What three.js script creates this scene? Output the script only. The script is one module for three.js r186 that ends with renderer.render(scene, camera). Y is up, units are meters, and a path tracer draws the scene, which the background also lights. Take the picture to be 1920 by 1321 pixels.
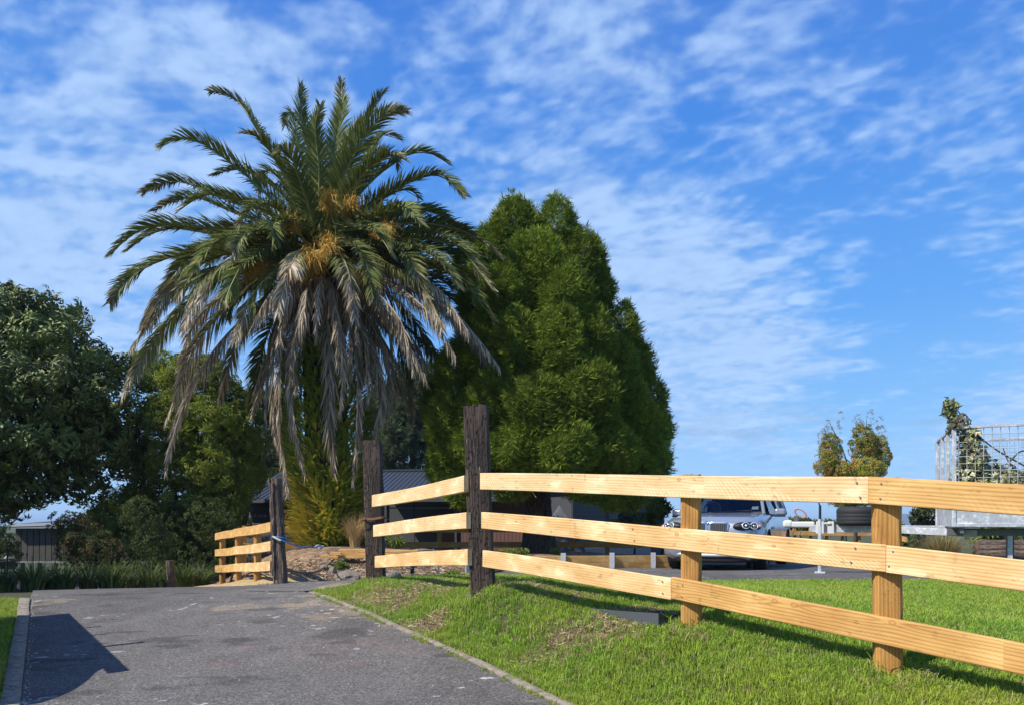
import * as THREE from 'three';
import { mergeGeometries, toCreasedNormals, mergeVertices } from 'three/addons/utils/BufferGeometryUtils.js';
import { RoundedBoxGeometry } from 'three/addons/geometries/RoundedBoxGeometry.js';
import { Brush, Evaluator, SUBTRACTION } from 'three-bvh-csg';

// ------------------------------------------------------------------ camera, sky, sun, exposure
const scene = new THREE.Scene();
const EYE = 1.55, F = 1400, HOR = 985;                 // eye height; focal length and horizon row of the 1920 px wide photograph
const camera = new THREE.PerspectiveCamera(2 * Math.atan(HOR / F) * 180 / Math.PI, 1920 / (2 * HOR), 0.05, 9000);
camera.position.set(0, EYE, 0);
camera.lookAt(0, EYE, -10);
camera.setViewOffset(1920, 2 * HOR, 0, 0, 1920, 1321);

const renderer = new THREE.WebGLRenderer({ antialias: true });
renderer.toneMapping = THREE.LinearToneMapping;
renderer.toneMappingExposure = 1.2;
renderer.shadowMap.enabled = true;

const sun = new THREE.DirectionalLight(new THREE.Color(1.0, 0.94, 0.84), 5.0);
sun.name = 'sun';
sun.position.set(-0.90, 1.0, 0.42).normalize().multiplyScalar(60);
sun.target.position.set(0, 0, 0);
sun.castShadow = true;
sun.shadow.radius = 1;
sun.shadow.mapSize.set(4096, 4096);
Object.assign(sun.shadow.camera, { left: -45, right: 45, top: 45, bottom: -45, near: 1, far: 140 });
scene.add(sun, sun.target);

// ------------------------------------------------------------------ random numbers and noise
function rng(seed) { let s = seed | 0; return () => { s = (s + 0x6d2b79f5) | 0; let t = Math.imul(s ^ (s >>> 15), 1 | s); t = (t + Math.imul(t ^ (t >>> 7), 61 | t)) ^ t; return ((t ^ (t >>> 14)) >>> 0) / 4294967296; }; }
const hash2 = (x, y) => { let h = Math.imul(x, 374761393) + Math.imul(y, 668265263) | 0; h = Math.imul(h ^ (h >>> 13), 1274126177); return ((h ^ (h >>> 16)) >>> 0) / 4294967296; };
function vnoise(x, y) {
  const ix = Math.floor(x), iy = Math.floor(y), fx = x - ix, fy = y - iy, u = fx * fx * (3 - 2 * fx), v = fy * fy * (3 - 2 * fy);
  const a = hash2(ix, iy), b = hash2(ix + 1, iy), c = hash2(ix, iy + 1), d = hash2(ix + 1, iy + 1);
  return a + (b - a) * u + (c - a) * v + (a - b - c + d) * u * v;
}
function fbm(x, y, o = 4) { let s = 0, a = 0.5, n = 0; for (let i = 0; i < o; i++) { s += a * vnoise(x, y); n += a; a *= 0.5; x = x * 2.03 + 17.1; y = y * 2.03 + 9.7; } return s / n; }
const { clamp, lerp, smoothstep: sst } = THREE.MathUtils;
const ss = (a, b, x) => { const t = clamp((x - a) / (b - a), 0, 1); return t * t * (3 - 2 * t); };
const V = (x, y, z) => new THREE.Vector3(x, y, z);
const at = (px, py, D) => V((px - 960) * D / F, EYE - (py - HOR) * D / F, -D);     // a surveyed point: bearing, elevation and distance
const W = (x, d, rel) => V(x, EYE + rel, -d);

// ------------------------------------------------------------------ sky: blue air with a thin sheet of broken high cloud
{
  const SW = 4096, SH = 2048, data = new Float32Array(SW * SH * 4);
  const blobs = [[60, 420, 300, 230, 0.30], [330, 110, 380, 150, 0.18], [1230, 500, 330, 150, 0.30], [1400, 620, 200, 110, 0.22], [1000, 400, 160, 110, 0.22], [1180, 90, 240, 110, 0.12], [1560, 140, 260, 120, 0.04],
    [1790, 290, 130, 80, 0.08], [330, 420, 200, 150, 0.08], [1700, 600, 230, 150, -0.34], [1330, 250, 170, 70, -0.10], [830, 130, 120, 90, -0.06], [1800, 440, 120, 40, 0.06], [1320, 720, 260, 90, 0.16], [1850, 760, 130, 70, 0.10], [700, 60, 200, 60, 0.08], [1600, 380, 200, 50, -0.05]];
  const air = [[0, 0.40, 0.64, 0.90], [4, 0.31, 0.575, 0.90], [8, 0.22, 0.49, 0.88], [15, 0.125, 0.365, 0.83], [26, 0.066, 0.25, 0.72], [36, 0.045, 0.185, 0.63], [60, 0.028, 0.11, 0.48], [90, 0.022, 0.09, 0.42]];
  for (let r = SH / 2; r < SH; r++) {
    const up = ((r + 0.5) / SH - 0.5) * Math.PI, y = Math.sin(up), cu = Math.cos(up);
    const e = up * 180 / Math.PI;
    const g = 1 - Math.exp(-e / 13), g2 = ss(12, 75, e);
    let kk = 1; while (kk < air.length - 1 && air[kk][0] < e) kk++;
    const at0 = air[kk - 1], at1 = air[kk], f = clamp((e - at0[0]) / (at1[0] - at0[0]), 0, 1);
    const clear = [1, 2, 3].map((j) => lerp(at0[j], at1[j], f));
    for (let c = 0; c < SW; c++) {
      const th = ((c + 0.5) / SW - 0.5) * 2 * Math.PI, x = Math.cos(th) * cu, z = Math.sin(th) * cu;
      const k = 1 / (y + 0.10), px = x * k, pz = z * k;
      let m = 0;
      if (z < -0.2) { const sx = 960 + F * x / -z, sy = HOR - F * y / -z; for (const b of blobs) { const q = ((sx - b[0]) / b[2]) ** 2 + ((sy - b[1]) / b[3]) ** 2; if (q < 6) m += b[4] * Math.exp(-q); } }
      else m = 0.10 * (fbm(px * 0.7 + 3, pz * 0.7, 2) - 0.3);
      const qx = px * 0.90 + pz * 0.44, qz = -px * 0.44 + pz * 0.90;                 // rows of ripples run across the wind
      const wx = qx + 0.12 * fbm(qx * 2.6 + 5, qz * 2.6, 3), wz = qz + 0.12 * fbm(qx * 2.6, qz * 2.6 + 8, 3);
      const big = fbm(wx * 1.3 + 11, wz * 1.3 + 4, 4), mid = fbm(wx * 7.5 + 2, wz * 9.5 + 7, 3), fine = fbm(wx * 24, wz * 33, 4);
      const cov = 0.285 + 0.62 * (big - 0.5) + m * 1.25;
      const tex = 0.56 * mid + 0.44 * fine;
      let a = ss(-0.02, 0.74, cov * 1.15 + (tex - 0.5) * 1.6 - 0.10) * 0.76;
      a += 0.10 * ss(0.1, 0.6, cov);                                                  // veil under the ripples
      a *= ss(0.5, 6, e);
      // a few low flat cloudlets near the horizon
      const low = ss(0.56, 0.72, fbm(th * 16, e * 1.3, 4)) * ss(3.0, 4.5, e) * (1 - ss(6.5, 9.5, e)) * 0.34;
      const cl = [0.39, 0.56, 0.84], lw = [0.26, 0.39, 0.63];
      const lift = 0.80 + 0.4 * tex + (1 - g2) * 0.12 * (1 - g);
      const i = (r * SW + c) * 4;
      a = clamp(a, 0, 0.88);
      for (let j = 0; j < 3; j++) data[i + j] = 0.955 * lerp(lerp(clear[j], cl[j] * lift, a), lw[j], low);
      data[i + 3] = 1;
    }
  }
  for (let r = 0; r < SH / 2; r++) for (let c = 0; c < SW; c++) { const i = (r * SW + c) * 4; data[i] = 0.10; data[i + 1] = 0.12; data[i + 2] = 0.10; data[i + 3] = 1; }
  const t = new THREE.DataTexture(data, SW, SH, THREE.RGBAFormat, THREE.FloatType);
  t.mapping = THREE.EquirectangularReflectionMapping; t.magFilter = t.minFilter = THREE.LinearFilter; t.needsUpdate = true;
  scene.background = t; scene.environment = t;
}

// ------------------------------------------------------------------ naming and building helpers
const taken = new Map();
function numbered(name) { const n = taken.get(name) ?? 0; taken.set(name, n + 1); return n ? name + '_' + String(n).padStart(3, '0') : name; }
function tag(o, label, category, group) { o.userData.label = label; o.userData.category = category; if (group) o.userData.group = group; return o; }
function thing(name, label, category, pos = V(0, 0, 0), turn = 0, group) {
  const o = new THREE.Group(); o.name = numbered(name); o.position.copy(pos); o.rotation.y = turn; tag(o, label, category, group); scene.add(o); return o;
}
function part(name, geo, mat, parent) { const m = new THREE.Mesh(geo, mat); m.name = name; m.castShadow = m.receiveShadow = true; parent.add(m); return m; }
function struct(name, geo, mat) { const m = part(name, geo, mat, scene); m.name = numbered(name); m.userData.kind = 'structure'; return m; }
function single(name, geo, mat, label, category, group) { const m = part(numbered(name), geo, mat, scene); return tag(m, label, category, group); }
function stuffMesh(name, geo, mat, mats, colors, parent) {
  const im = new THREE.InstancedMesh(geo, mat, mats.length);
  mats.forEach((m, i) => im.setMatrixAt(i, m));
  if (colors) colors.forEach((c, i) => im.setColorAt(i, c));
  im.name = parent === scene ? numbered(name) : name; im.castShadow = im.receiveShadow = true; im.userData.kind = 'stuff';
  parent.add(im); return im;
}
const lin = (r, g, b) => new THREE.Color().setRGB(r, g, b);
const std = (c, rough = 0.8, o = {}) => new THREE.MeshStandardMaterial({ color: c, roughness: rough, ...o });

// rings of points joined to a closed skin; uv in metres (along, around)
function loft(rings, { cap = true, crease = 0.6, closed = true } = {}) {
  const pos = [], uv = [], n = rings[0].length, along = [0];
  for (let i = 1; i < rings.length; i++) { const a = rings[i - 1].reduce((s, p) => s.add(p), V(0, 0, 0)).divideScalar(n), b = rings[i].reduce((s, p) => s.add(p), V(0, 0, 0)).divideScalar(n); along.push(along[i - 1] + a.distanceTo(b)); }
  const around = [0]; for (let j = 1; j <= n; j++) around.push(around[j - 1] + rings[0][j - 1].distanceTo(rings[0][j % n]));
  const put = (p, u, v) => { pos.push(p.x, p.y, p.z); uv.push(u, v); };
  for (let i = 0; i + 1 < rings.length; i++) for (let j = 0; j < (closed ? n : n - 1); j++) {
    const k = (j + 1) % n, a = rings[i][j], b = rings[i][k], c = rings[i + 1][k], d = rings[i + 1][j];
    put(a, along[i], around[j]); put(b, along[i], around[j + 1]); put(c, along[i + 1], around[j + 1]);
    put(a, along[i], around[j]); put(c, along[i + 1], around[j + 1]); put(d, along[i + 1], around[j]);
  }
  if (cap) for (const [i, flip] of [[0, true], [rings.length - 1, false]]) {
    const r = rings[i], c = r.reduce((s, p) => s.add(p), V(0, 0, 0)).divideScalar(n);
    for (let j = 0; j < n; j++) { const a = r[j], b = r[(j + 1) % n]; const tri = flip ? [c, b, a] : [c, a, b]; for (const p of tri) put(p, p.distanceTo(c), 0.02 * j); }
  }
  const g = new THREE.BufferGeometry();
  g.setAttribute('position', new THREE.Float32BufferAttribute(pos, 3)); g.setAttribute('uv', new THREE.Float32BufferAttribute(uv, 2));
  return toCreasedNormals(g, crease);
}
// chamfered board from A to B; h across (along up), t thick (along side)
function board(A, B, h, t, { up = V(0, 1, 0), ch = 0.004, seg = 8, wob = 0.0, seed = 1, uo = 0, vo = 0 } = {}) {
  const d = B.clone().sub(A), L = d.length(); d.normalize();
  const side = d.clone().cross(up).normalize(), u = up.clone().addScaledVector(d, Math.abs(up.dot(d)) > 0.7 ? -up.dot(d) : 0).normalize(), rings = [], R = rng(seed);
  const prof = [[-h / 2, t / 2 - ch], [-h / 2 + ch, t / 2], [h / 2 - ch, t / 2], [h / 2, t / 2 - ch], [h / 2, -t / 2 + ch], [h / 2 - ch, -t / 2], [-h / 2 + ch, -t / 2], [-h / 2, -t / 2 + ch]];
  const ph = R() * 10, ph2 = R() * 10;
  for (let i = 0; i <= seg; i++) {
    const s = i / seg, c = A.clone().addScaledVector(d, L * s);
    c.addScaledVector(u, wob * Math.sin(ph + s * 5)).addScaledVector(side, wob * Math.sin(ph2 + s * 4));
    rings.push(prof.map(([a, b]) => c.clone().addScaledVector(u, a + (wob ? (R() - 0.5) * 0.0015 : 0)).addScaledVector(side, b)));
  }
  const g = loft(rings, { crease: 0.5 }), uv = g.attributes.uv;
  for (let i = 0; i < uv.count; i++) uv.setXY(i, uv.getX(i) + uo, uv.getY(i) + vo);
  return g;
}
function tube(pts, r, seg = 20, rad = 6, r1 = r) {
  const c = new THREE.CatmullRomCurve3(pts), rings = [], fr = c.computeFrenetFrames(seg, false);
  for (let i = 0; i <= seg; i++) { const p = c.getPointAt(i / seg), q = lerp(r, r1, i / seg), ring = []; for (let j = 0; j < rad; j++) { const a = j / rad * 2 * Math.PI; ring.push(p.clone().addScaledVector(fr.normals[i], Math.cos(a) * q).addScaledVector(fr.binormals[i], Math.sin(a) * q)); } rings.push(ring); }
  return loft(rings, { crease: 1.2 });
}
const cyl = (a, b, r, r1 = r, rad = 12) => tube([a, a.clone().lerp(b, 0.5), b], r, 2, rad, r1);
const box = (x, y, z, w, h, d) => { const g = new THREE.BoxGeometry(w, h, d); g.translate(x, y, z); return g; };
const rbox = (x, y, z, w, h, d, r = 0.02, s = 2) => { const g = new RoundedBoxGeometry(w, h, d, s, Math.min(r, w / 2.01, h / 2.01, d / 2.01)); g.translate(x, y, z); return g; };
const merge = (list) => mergeGeometries(list.map((g) => { const q = g.index ? g.toNonIndexed() : g; for (const k of Object.keys(q.attributes)) if (!['position', 'normal', 'uv'].includes(k)) q.deleteAttribute(k); if (!q.attributes.uv) q.setAttribute('uv', new THREE.Float32BufferAttribute(new Float32Array(q.attributes.position.count * 2), 2)); return q; }));
function tris(pos, col) { const g = new THREE.BufferGeometry(); g.setAttribute('position', new THREE.Float32BufferAttribute(pos, 3)); if (col) g.setAttribute('color', new THREE.Float32BufferAttribute(col, 3)); g.computeVertexNormals(); return g; }

// computed textures: f(u, v) in [0,1) -> [r,g,b] linear-ish sRGB bytes 0..255 and height
function texture(w, h, f, srgb = true) {
  const d = new Uint8Array(w * h * 4);
  for (let y = 0; y < h; y++) for (let x = 0; x < w; x++) { const c = f(x / w, y / h, x, y), i = (y * w + x) * 4; d[i] = clamp(c[0], 0, 255); d[i + 1] = clamp(c[1] ?? c[0], 0, 255); d[i + 2] = clamp(c[2] ?? c[0], 0, 255); d[i + 3] = 255; }
  const t = new THREE.DataTexture(d, w, h); t.wrapS = t.wrapT = THREE.RepeatWrapping; t.magFilter = t.minFilter = THREE.LinearFilter; if (srgb) t.colorSpace = THREE.SRGBColorSpace; t.needsUpdate = true; return t;
}
const rep = (t, u, v) => { const c = t.clone(); c.repeat.set(u, v); c.needsUpdate = true; return c; };

// ------------------------------------------------------------------ the lie of the land
const survey = [
  [0, 0, -1.55], [-3, 0, -1.55], [3, 0, -1.4], [-1, 2, -1.38], [1.2, 2.2, -1.30], [3.2, 2, -1.05], [0, -6, -1.6], [-6, -6, -1.6], [6, -6, -1.6],
  [-3.17, 4.8, -1.15], [-5.75, 8.9, -0.83], [0.27, 4.8, -1.15], [-0.33, 5.8, -1.06], [-1.13, 7.02, -0.955], [-2.27, 8.82, -0.80], [-2.5, 9.3, -0.775], [-3.67, 9.7, -0.80], [-4.4, 9.6, -0.81], [-3.52, 11.2, -0.87],
  [-2.2, 6.6, -0.99], [-6.3, 16.1, -1.25], [-9, 13, -1.35], [-7.5, 11.5, -1.0], [-10, 9, -1.0], [-6, 5, -1.15], [-12, 16, -1.5],
  [-0.3, 6.82, -0.585], [1.15, 5.12, -0.713], [2.03, 4.11, -0.836], [2.47, 3.6, -0.88], [1.26, 4.0, -0.97], [0.7, 4.7, -1.02], [-1.72, 9.4, -0.71], [-1.0, 8.3, -0.66], [0.2, 6.2, -0.72], [0.6, 7.6, -0.62],
  [3.6, 6, -0.73], [4, 9, -0.76], [1.5, 8.4, -0.69], [2.5, 10.4, -0.79], [6, 10.4, -0.78], [8, 6, -0.75],
  [-1, 11, -0.79], [1.5, 12, -0.8], [3.7, 14.2, -0.87], [5, 12.2, -0.78], [6.5, 11, -0.77], [5, 18, -0.95], [9, 14, -0.85],
  [-3.64, 15, -0.98], [0, 15, -0.9], [0.67, 18, -0.95], [2, 17, -0.92], [-2, 24, -1.15], [8, 24, -1.1], [-10, 24, -1.5], [-2, 34, -1.4], [-20, 30, -1.7], [20, 30, -1.3], [20, 10, -0.9], [-20, 10, -1.4], [30, 45, -1.5], [-30, 45, -1.8],
];
const splineH = (() => {                               // thin-plate spline through the surveyed levels
  const n = survey.length, N = n + 3, A = Array.from({ length: N }, () => new Float64Array(N + 1));
  const U = (r2) => (r2 > 1e-9 ? r2 * Math.log(r2) : 0);
  for (let i = 0; i < n; i++) {
    for (let j = 0; j < n; j++) A[i][j] = U((survey[i][0] - survey[j][0]) ** 2 + (survey[i][1] - survey[j][1]) ** 2) + (i === j ? 0.15 : 0);
    A[i][n] = A[n][i] = 1; A[i][n + 1] = A[n + 1][i] = survey[i][0]; A[i][n + 2] = A[n + 2][i] = survey[i][1]; A[i][N] = survey[i][2];
  }
  for (let i = 0; i < N; i++) {
    let p = i; for (let k = i; k < N; k++) if (Math.abs(A[k][i]) > Math.abs(A[p][i])) p = k;
    [A[i], A[p]] = [A[p], A[i]];
    for (let k = i + 1; k < N; k++) { const f = A[k][i] / A[i][i]; if (f) for (let j = i; j <= N; j++) A[k][j] -= f * A[i][j]; }
  }
  const w = new Float64Array(N);
  for (let i = N - 1; i >= 0; i--) { let s = A[i][N]; for (let j = i + 1; j < N; j++) s -= A[i][j] * w[j]; w[i] = s / A[i][i]; }
  return (x, d) => {
    const far = ss(32, 60, Math.hypot(x, d - 10));
    let near = 0;
    if (far < 1) { near = w[n] + w[n + 1] * x + w[n + 2] * d; for (let i = 0; i < n; i++) near += w[i] * U((x - survey[i][0]) ** 2 + (d - survey[i][1]) ** 2); }
    return EYE + lerp(near, -1.7, far);
  };
})();

const lineX = (pts, d) => { for (let i = 1; i < pts.length; i++) if (d <= pts[i][1]) { const [a, b] = [pts[i - 1], pts[i]]; return lerp(a[0], b[0], (d - a[1]) / (b[1] - a[1])); } return pts.at(-1)[0]; };
const smooth = (pts, n) => { const c = new THREE.CatmullRomCurve3(pts.map((p) => V(p[0], 0, p[1])), false, 'centripetal'); return c.getSpacedPoints(n).map((p) => [p.x, p.z]); };
const leftEdge = smooth([[-0.5, -3], [-1.0, 1.2], [-3.17, 4.8], [-5.75, 8.9], [-7.4, 11.5], [-9.6, 14.5], [-12, 18]], 120);
const rightEdge = smooth([[4.6, -3], [2.6, 1.2], [0.27, 4.8], [-0.33, 5.8], [-1.13, 7.02], [-2.27, 8.82], [-3.3, 10.4], [-4.1, 11.4], [-7.0, 16.2], [-8.4, 18]], 120);
const sideNear = [[-3.4, 9.55], [-2.75, 9.35], [-2.2, 9.5], [-1.5, 9.85], [-0.4, 10.2], [1, 10.35], [2.5, 10.4], [5, 10.4], [8, 10.2], [12, 9.6]];
const sideFar = [[-4.05, 11.3], [-3.2, 11.45], [-2.3, 11.5], [-1.5, 11.65], [-0.75, 12.1], [-0.22, 15.15], [1.0, 15.25], [2.1, 15.45], [3.4, 15.8], [4.0, 18.6], [7.2, 19.4], [13, 17]];
const inLawn = (x, d) => d > 0 && d < 10.6 && x > lineX(rightEdge, d) + 0.12 && (x > 2.5 ? d < 10.3 : true) && (() => { for (let i = 1; i < sideNear.length; i++) if (x <= sideNear[i][0]) { const [a, b] = [sideNear[i - 1], sideNear[i]]; return d < lerp(a[1], b[1], clamp((x - a[0]) / (b[0] - a[0]), 0, 1)) - 0.05; } return true; })();
const driveProfile = smooth([[-1.80, -4], [-1.55, 0], [-1.345, 2.4], [-1.15, 4.8], [-0.98, 6.8], [-0.875, 8.1], [-0.815, 9.2], [-0.81, 10], [-0.86, 11.2], [-1.0, 13], [-1.22, 16], [-1.4, 18.5]], 200);
function landH(x, d) {                                 // the drive is graded; away from it the land follows the survey
  const s = splineH(x, d);
  if (d < -3 || d > 18 || x < -16 || x > 8) return s;
  const e = Math.max(lineX(leftEdge, d) - x, x - lineX(rightEdge, d)), k = (1 - ss(0.08, x > lineX(rightEdge, d) ? 0.9 : 1.6, e)) * ss(-3, -1, d) * (1 - ss(16.5, 18, d));
  return k > 0 ? lerp(s, EYE + lineX(driveProfile, d) - 0.021 * clamp(-1.5 - x, 0, 6), k) : s;
}
const G = (x, d) => V(x, landH(x, d), -d);
// how worn the turf is along the new fence: straw and bare soil
const fenceX = (d) => -0.30 + (6.82 - d) * 0.855;
function worn(x, d) {
  const off = (x - fenceX(d)) * 0.76;                           // metres beyond the fence line
  let m = 0;
  m = Math.max(m, (1 - ss(0.08, 0.5, Math.abs(off + 0.20) * (0.8 + 0.5 * fbm(x * 2, d * 2, 2)))) * ss(5.2, 6.0, d) * (1 - ss(7.2, 7.9, d)) * 0.85);
  m = Math.max(m, (1 - ss(0.2, 0.9, Math.hypot((x + 1.1) * 0.8, (d - 8.1) * 0.8))) * 0.6);
  m = Math.max(m, (1 - ss(0.2, 0.5, Math.abs(off - 0.1))) * ss(5.0, 5.6, d) * 0.7);
  return clamp(m * (ss(0.36, 0.66, fbm(x * 2.3 + 4, d * 2.3, 3)) * 1.1 + 0.06), 0, 1);
}

// ------------------------------------------------------------------ ground textures and sheet
const soilTex = texture(512, 512, (u, v, x, y) => { const n = fbm(x / 9, y / 9, 4), m = fbm(x / 2.2 + 50, y / 2.2, 2), k = 0.55 + 0.7 * n * (0.6 + 0.8 * m); return [190 * k, 186 * k, 176 * k]; });
const soilBump = texture(512, 512, (u, v, x, y) => [255 * (0.6 * fbm(x / 8, y / 8, 4) + 0.4 * fbm(x / 2, y / 2 + 9, 2))], false);
{
  const line = (lo, hi, step, far) => { const a = []; for (let v = lo; v <= hi + 1e-6; v += step) a.push(v); let s = step; for (let v = hi; v < far;) { s *= 1.35; v += s; a.push(v); } s = step; for (let v = lo; v > -far;) { s *= 1.35; v -= s; a.unshift(v); } return a; };
  const xs = line(-11, 9, 0.12, 4500), ds = line(-1, 18, 0.12, 4500), pos = [], uv = [], col = [], idx = [];
  for (const d of ds) for (const x of xs) {
    const lawn = inLawn(x, d), w = lawn ? worn(x, d) : 0;
    const rough = Math.abs(x) < 12 && d > 2 && d < 20 ? 0.02 * (fbm(x * 2.5, d * 2.5, 3) - 0.5) + 0.035 * w * (fbm(x * 7, d * 7, 2) - 0.5) : 0;
    pos.push(x, landH(x, d) + rough - (lawn ? 0 : 0.012), -d); uv.push(x / 1.3, d / 1.3);
    const n = fbm(x * 0.8 + 30, d * 0.8, 3), far = Math.hypot(x, d) > 32;
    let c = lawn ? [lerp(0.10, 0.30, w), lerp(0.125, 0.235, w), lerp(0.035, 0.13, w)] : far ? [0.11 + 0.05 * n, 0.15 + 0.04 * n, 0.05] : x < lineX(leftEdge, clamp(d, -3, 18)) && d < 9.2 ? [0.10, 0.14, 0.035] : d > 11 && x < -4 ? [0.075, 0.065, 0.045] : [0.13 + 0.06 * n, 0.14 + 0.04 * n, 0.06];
    col.push(...c);
  }
  const nx = xs.length;
  for (let j = 0; j + 1 < ds.length; j++) for (let i = 0; i + 1 < nx; i++) { const a = j * nx + i; idx.push(a, a + 1, a + nx, a + 1, a + nx + 1, a + nx); }
  const g = new THREE.BufferGeometry(); g.setAttribute('position', new THREE.Float32BufferAttribute(pos, 3)); g.setAttribute('uv', new THREE.Float32BufferAttribute(uv, 2)); g.setAttribute('color', new THREE.Float32BufferAttribute(col, 3)); g.setIndex(idx); g.computeVertexNormals();
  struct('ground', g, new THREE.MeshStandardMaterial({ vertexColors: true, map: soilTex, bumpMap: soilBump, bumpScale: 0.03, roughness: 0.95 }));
}

// ------------------------------------------------------------------ asphalt
const resample = (pts, n) => { const L = [0]; for (let i = 1; i < pts.length; i++) L.push(L[i - 1] + Math.hypot(pts[i][0] - pts[i - 1][0], pts[i][1] - pts[i - 1][1])); const out = []; for (let k = 0; k <= n; k++) { const s = L.at(-1) * k / n; let i = 1; while (i < pts.length - 1 && L[i] < s) i++; const t = (s - L[i - 1]) / (L[i] - L[i - 1]); out.push([lerp(pts[i - 1][0], pts[i][0], t), lerp(pts[i - 1][1], pts[i][1], t)]); } return out; };
function strip(a, b, n, m, lift) {
  const pos = [], uv = [], idx = [];
  for (let i = 0; i <= n; i++) for (let j = 0; j <= m; j++) { const x = lerp(a[i][0], b[i][0], j / m), d = lerp(a[i][1], b[i][1], j / m); pos.push(x, landH(x, d) + lift + 0.006 * (fbm(x * 1.1, d * 1.1, 2) - 0.5), -d); uv.push(x, d); }
  for (let i = 0; i < n; i++) for (let j = 0; j < m; j++) { const q = i * (m + 1) + j; idx.push(q, q + m + 1, q + 1, q + 1, q + m + 1, q + m + 2); }
  const g = new THREE.BufferGeometry(); g.setAttribute('position', new THREE.Float32BufferAttribute(pos, 3)); g.setAttribute('uv', new THREE.Float32BufferAttribute(uv, 2)); g.setIndex(idx); g.computeVertexNormals();
  if (g.attributes.normal.getY(0) < 0) { const ix = g.index.array; for (let i = 0; i < ix.length; i += 3) { const t = ix[i]; ix[i] = ix[i + 1]; ix[i + 1] = t; } g.computeVertexNormals(); }
  return g;
}
// one sheet of asphalt print covers 16 m x 16 m from (-8, 2): chip aggregate, worn paler streaks, stains, drifts of sawdust and sand
const AS = 2048, M = 12 / AS;
const asphaltTex = texture(AS, AS, (u, v, x, y) => {
  const X = -9 + x * M, D = 1.5 + y * M;
  const grain = hash2(x, y), g2 = vnoise(x / 2.3, y / 2.3), big = fbm(X * 0.9, D * 0.5, 4), mid = fbm(X * 5, D * 3.2, 3);
  let k = 90 + 46 * (grain - 0.5) + 34 * (g2 - 0.5) + 34 * (big - 0.5) + 18 * (mid - 0.5);
  if (grain > 0.988) k += 52;
  let c = [k * 1.035, k, k * 0.955];
  const red = ss(0.35, 0, Math.hypot((X + 1.55) / 1.6, (D - 6.1) / 0.7) - 0.6) * ss(0.4, 0.6, fbm(X * 4, D * 4, 3)); c[0] += 5 * red;
  // drifts of pale dust by the verge and across the mouth
  const edge = X - lineX(rightEdge, clamp(D, 1, 17));
  let dust = ss(-0.42, 0.0, edge) * ss(0.44, 0.62, fbm(X * 3.4 + 7, D * 3.4, 4)) * ss(6.5, 7.8, D) * (1 - ss(9.6, 10.2, D));
  for (const [bx, bd, rx, rd] of [[-2.95, 8.15, 0.34, 0.22], [-2.35, 8.3, 0.25, 0.3], [-1.9, 7.55, 0.2, 0.25], [-5.5, 8.85, 0.25, 0.3]]) dust = Math.max(dust, ss(1.1, 0.5, Math.hypot((X - bx) / rx, (D - bd) / rd) + 1.2 * (fbm(X * 6, D * 9, 3) - 0.5)));
  dust = clamp(dust, 0, 0.6) * (0.3 + 0.9 * mid * g2);
  c = c.map((q, i) => lerp(q, [196, 168, 126][i], dust));
  // splashes of white lime
  const lime = ss(0.72, 0.80, fbm(X * 10 + 31, D * 17 + 12, 4)) * ss(0.5, 0.62, fbm(X * 0.9 + 3, D * 1.3 + 5, 2)); c = c.map((q) => lerp(q, 205, lime * 0.8));
  const oil = ss(0.62, 0.75, fbm(X * 2 + 90, D * 5 + 40, 3)); c = c.map((q) => q * (1 - 0.22 * oil));
  return c;
});
const asphaltBump = texture(512, 512, (u, v, x, y) => [255 * (0.6 * hash2(x, y) + 0.4 * vnoise(x / 2.5, y / 2.5))], false);
{
  asphaltTex.matrixAutoUpdate = false; asphaltTex.matrix.set(1 / 12, 0, 9 / 12, 0, 1 / 12, -1.5 / 12, 0, 0, 1);
  const bump = rep(asphaltBump, 1 / 1.1, 1 / 1.1);
  const m = new THREE.MeshStandardMaterial({ map: asphaltTex, bumpMap: bump, bumpScale: 0.004, roughness: 0.93 });
  // match stations by depth so that the strip stays square to the drive
  const ds = []; for (let i = 0; i <= 150; i++) ds.push(-2.9 + 20.7 * i / 150);
  const L = ds.map((d) => [lineX(leftEdge, d), d]), R2 = ds.map((d) => [lineX(rightEdge, d), d]);
  struct('driveway', strip(L, R2, 150, 40, 0.012), m);
  struct('side_drive', strip(smooth(sideNear, 70), smooth(sideFar, 70), 70, 30, 0.018), m);
}

// ------------------------------------------------------------------ kerbs: low poured-concrete edging
const concreteTex = texture(512, 512, (u, v, x, y) => { const k = 150 + 60 * (fbm(x / 30, y / 30, 4) - 0.5) + 36 * (hash2(x, y) - 0.5) - 40 * ss(0.6, 0.75, fbm(x / 14 + 60, y / 14, 3)); return [k * 0.92, k * 0.86, k * 0.76]; });
const concrete = new THREE.MeshStandardMaterial({ map: concreteTex, bumpMap: soilBump, bumpScale: 0.006, roughness: 0.95 });
function kerb(edge, side, w, h, d0, d1, name) {
  const rings = [];
  for (let i = 0; i <= 130; i++) {
    const d = lerp(d0, d1, i / 130), x0 = lineX(edge, d), wob = 0.02 * (fbm(d * 3, side * 9, 3) - 0.5), ht = h * (0.75 + 0.5 * fbm(d * 5, 3 + side, 3));
    const prof = [[-0.0, -0.1], [0, ht * 0.8], [0.016, ht], [w - 0.016, ht + 0.003], [w, ht * 0.85], [w, -0.1]];
    rings.push(prof.map(([a, b]) => { const x = x0 + side * (a + wob); return V(x, landH(x0, d) + 0.012 + b + 0.006 * (hash2(i, Math.round(a * 100)) - 0.5), -d); }));
  }
  if (side > 0) rings.forEach((r) => r.reverse());
  struct(name, loft(rings, { crease: 0.7 }), concrete);
}
kerb(leftEdge, -1, 0.13, 0.022, 2.2, 9.1, 'kerb_left');
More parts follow.
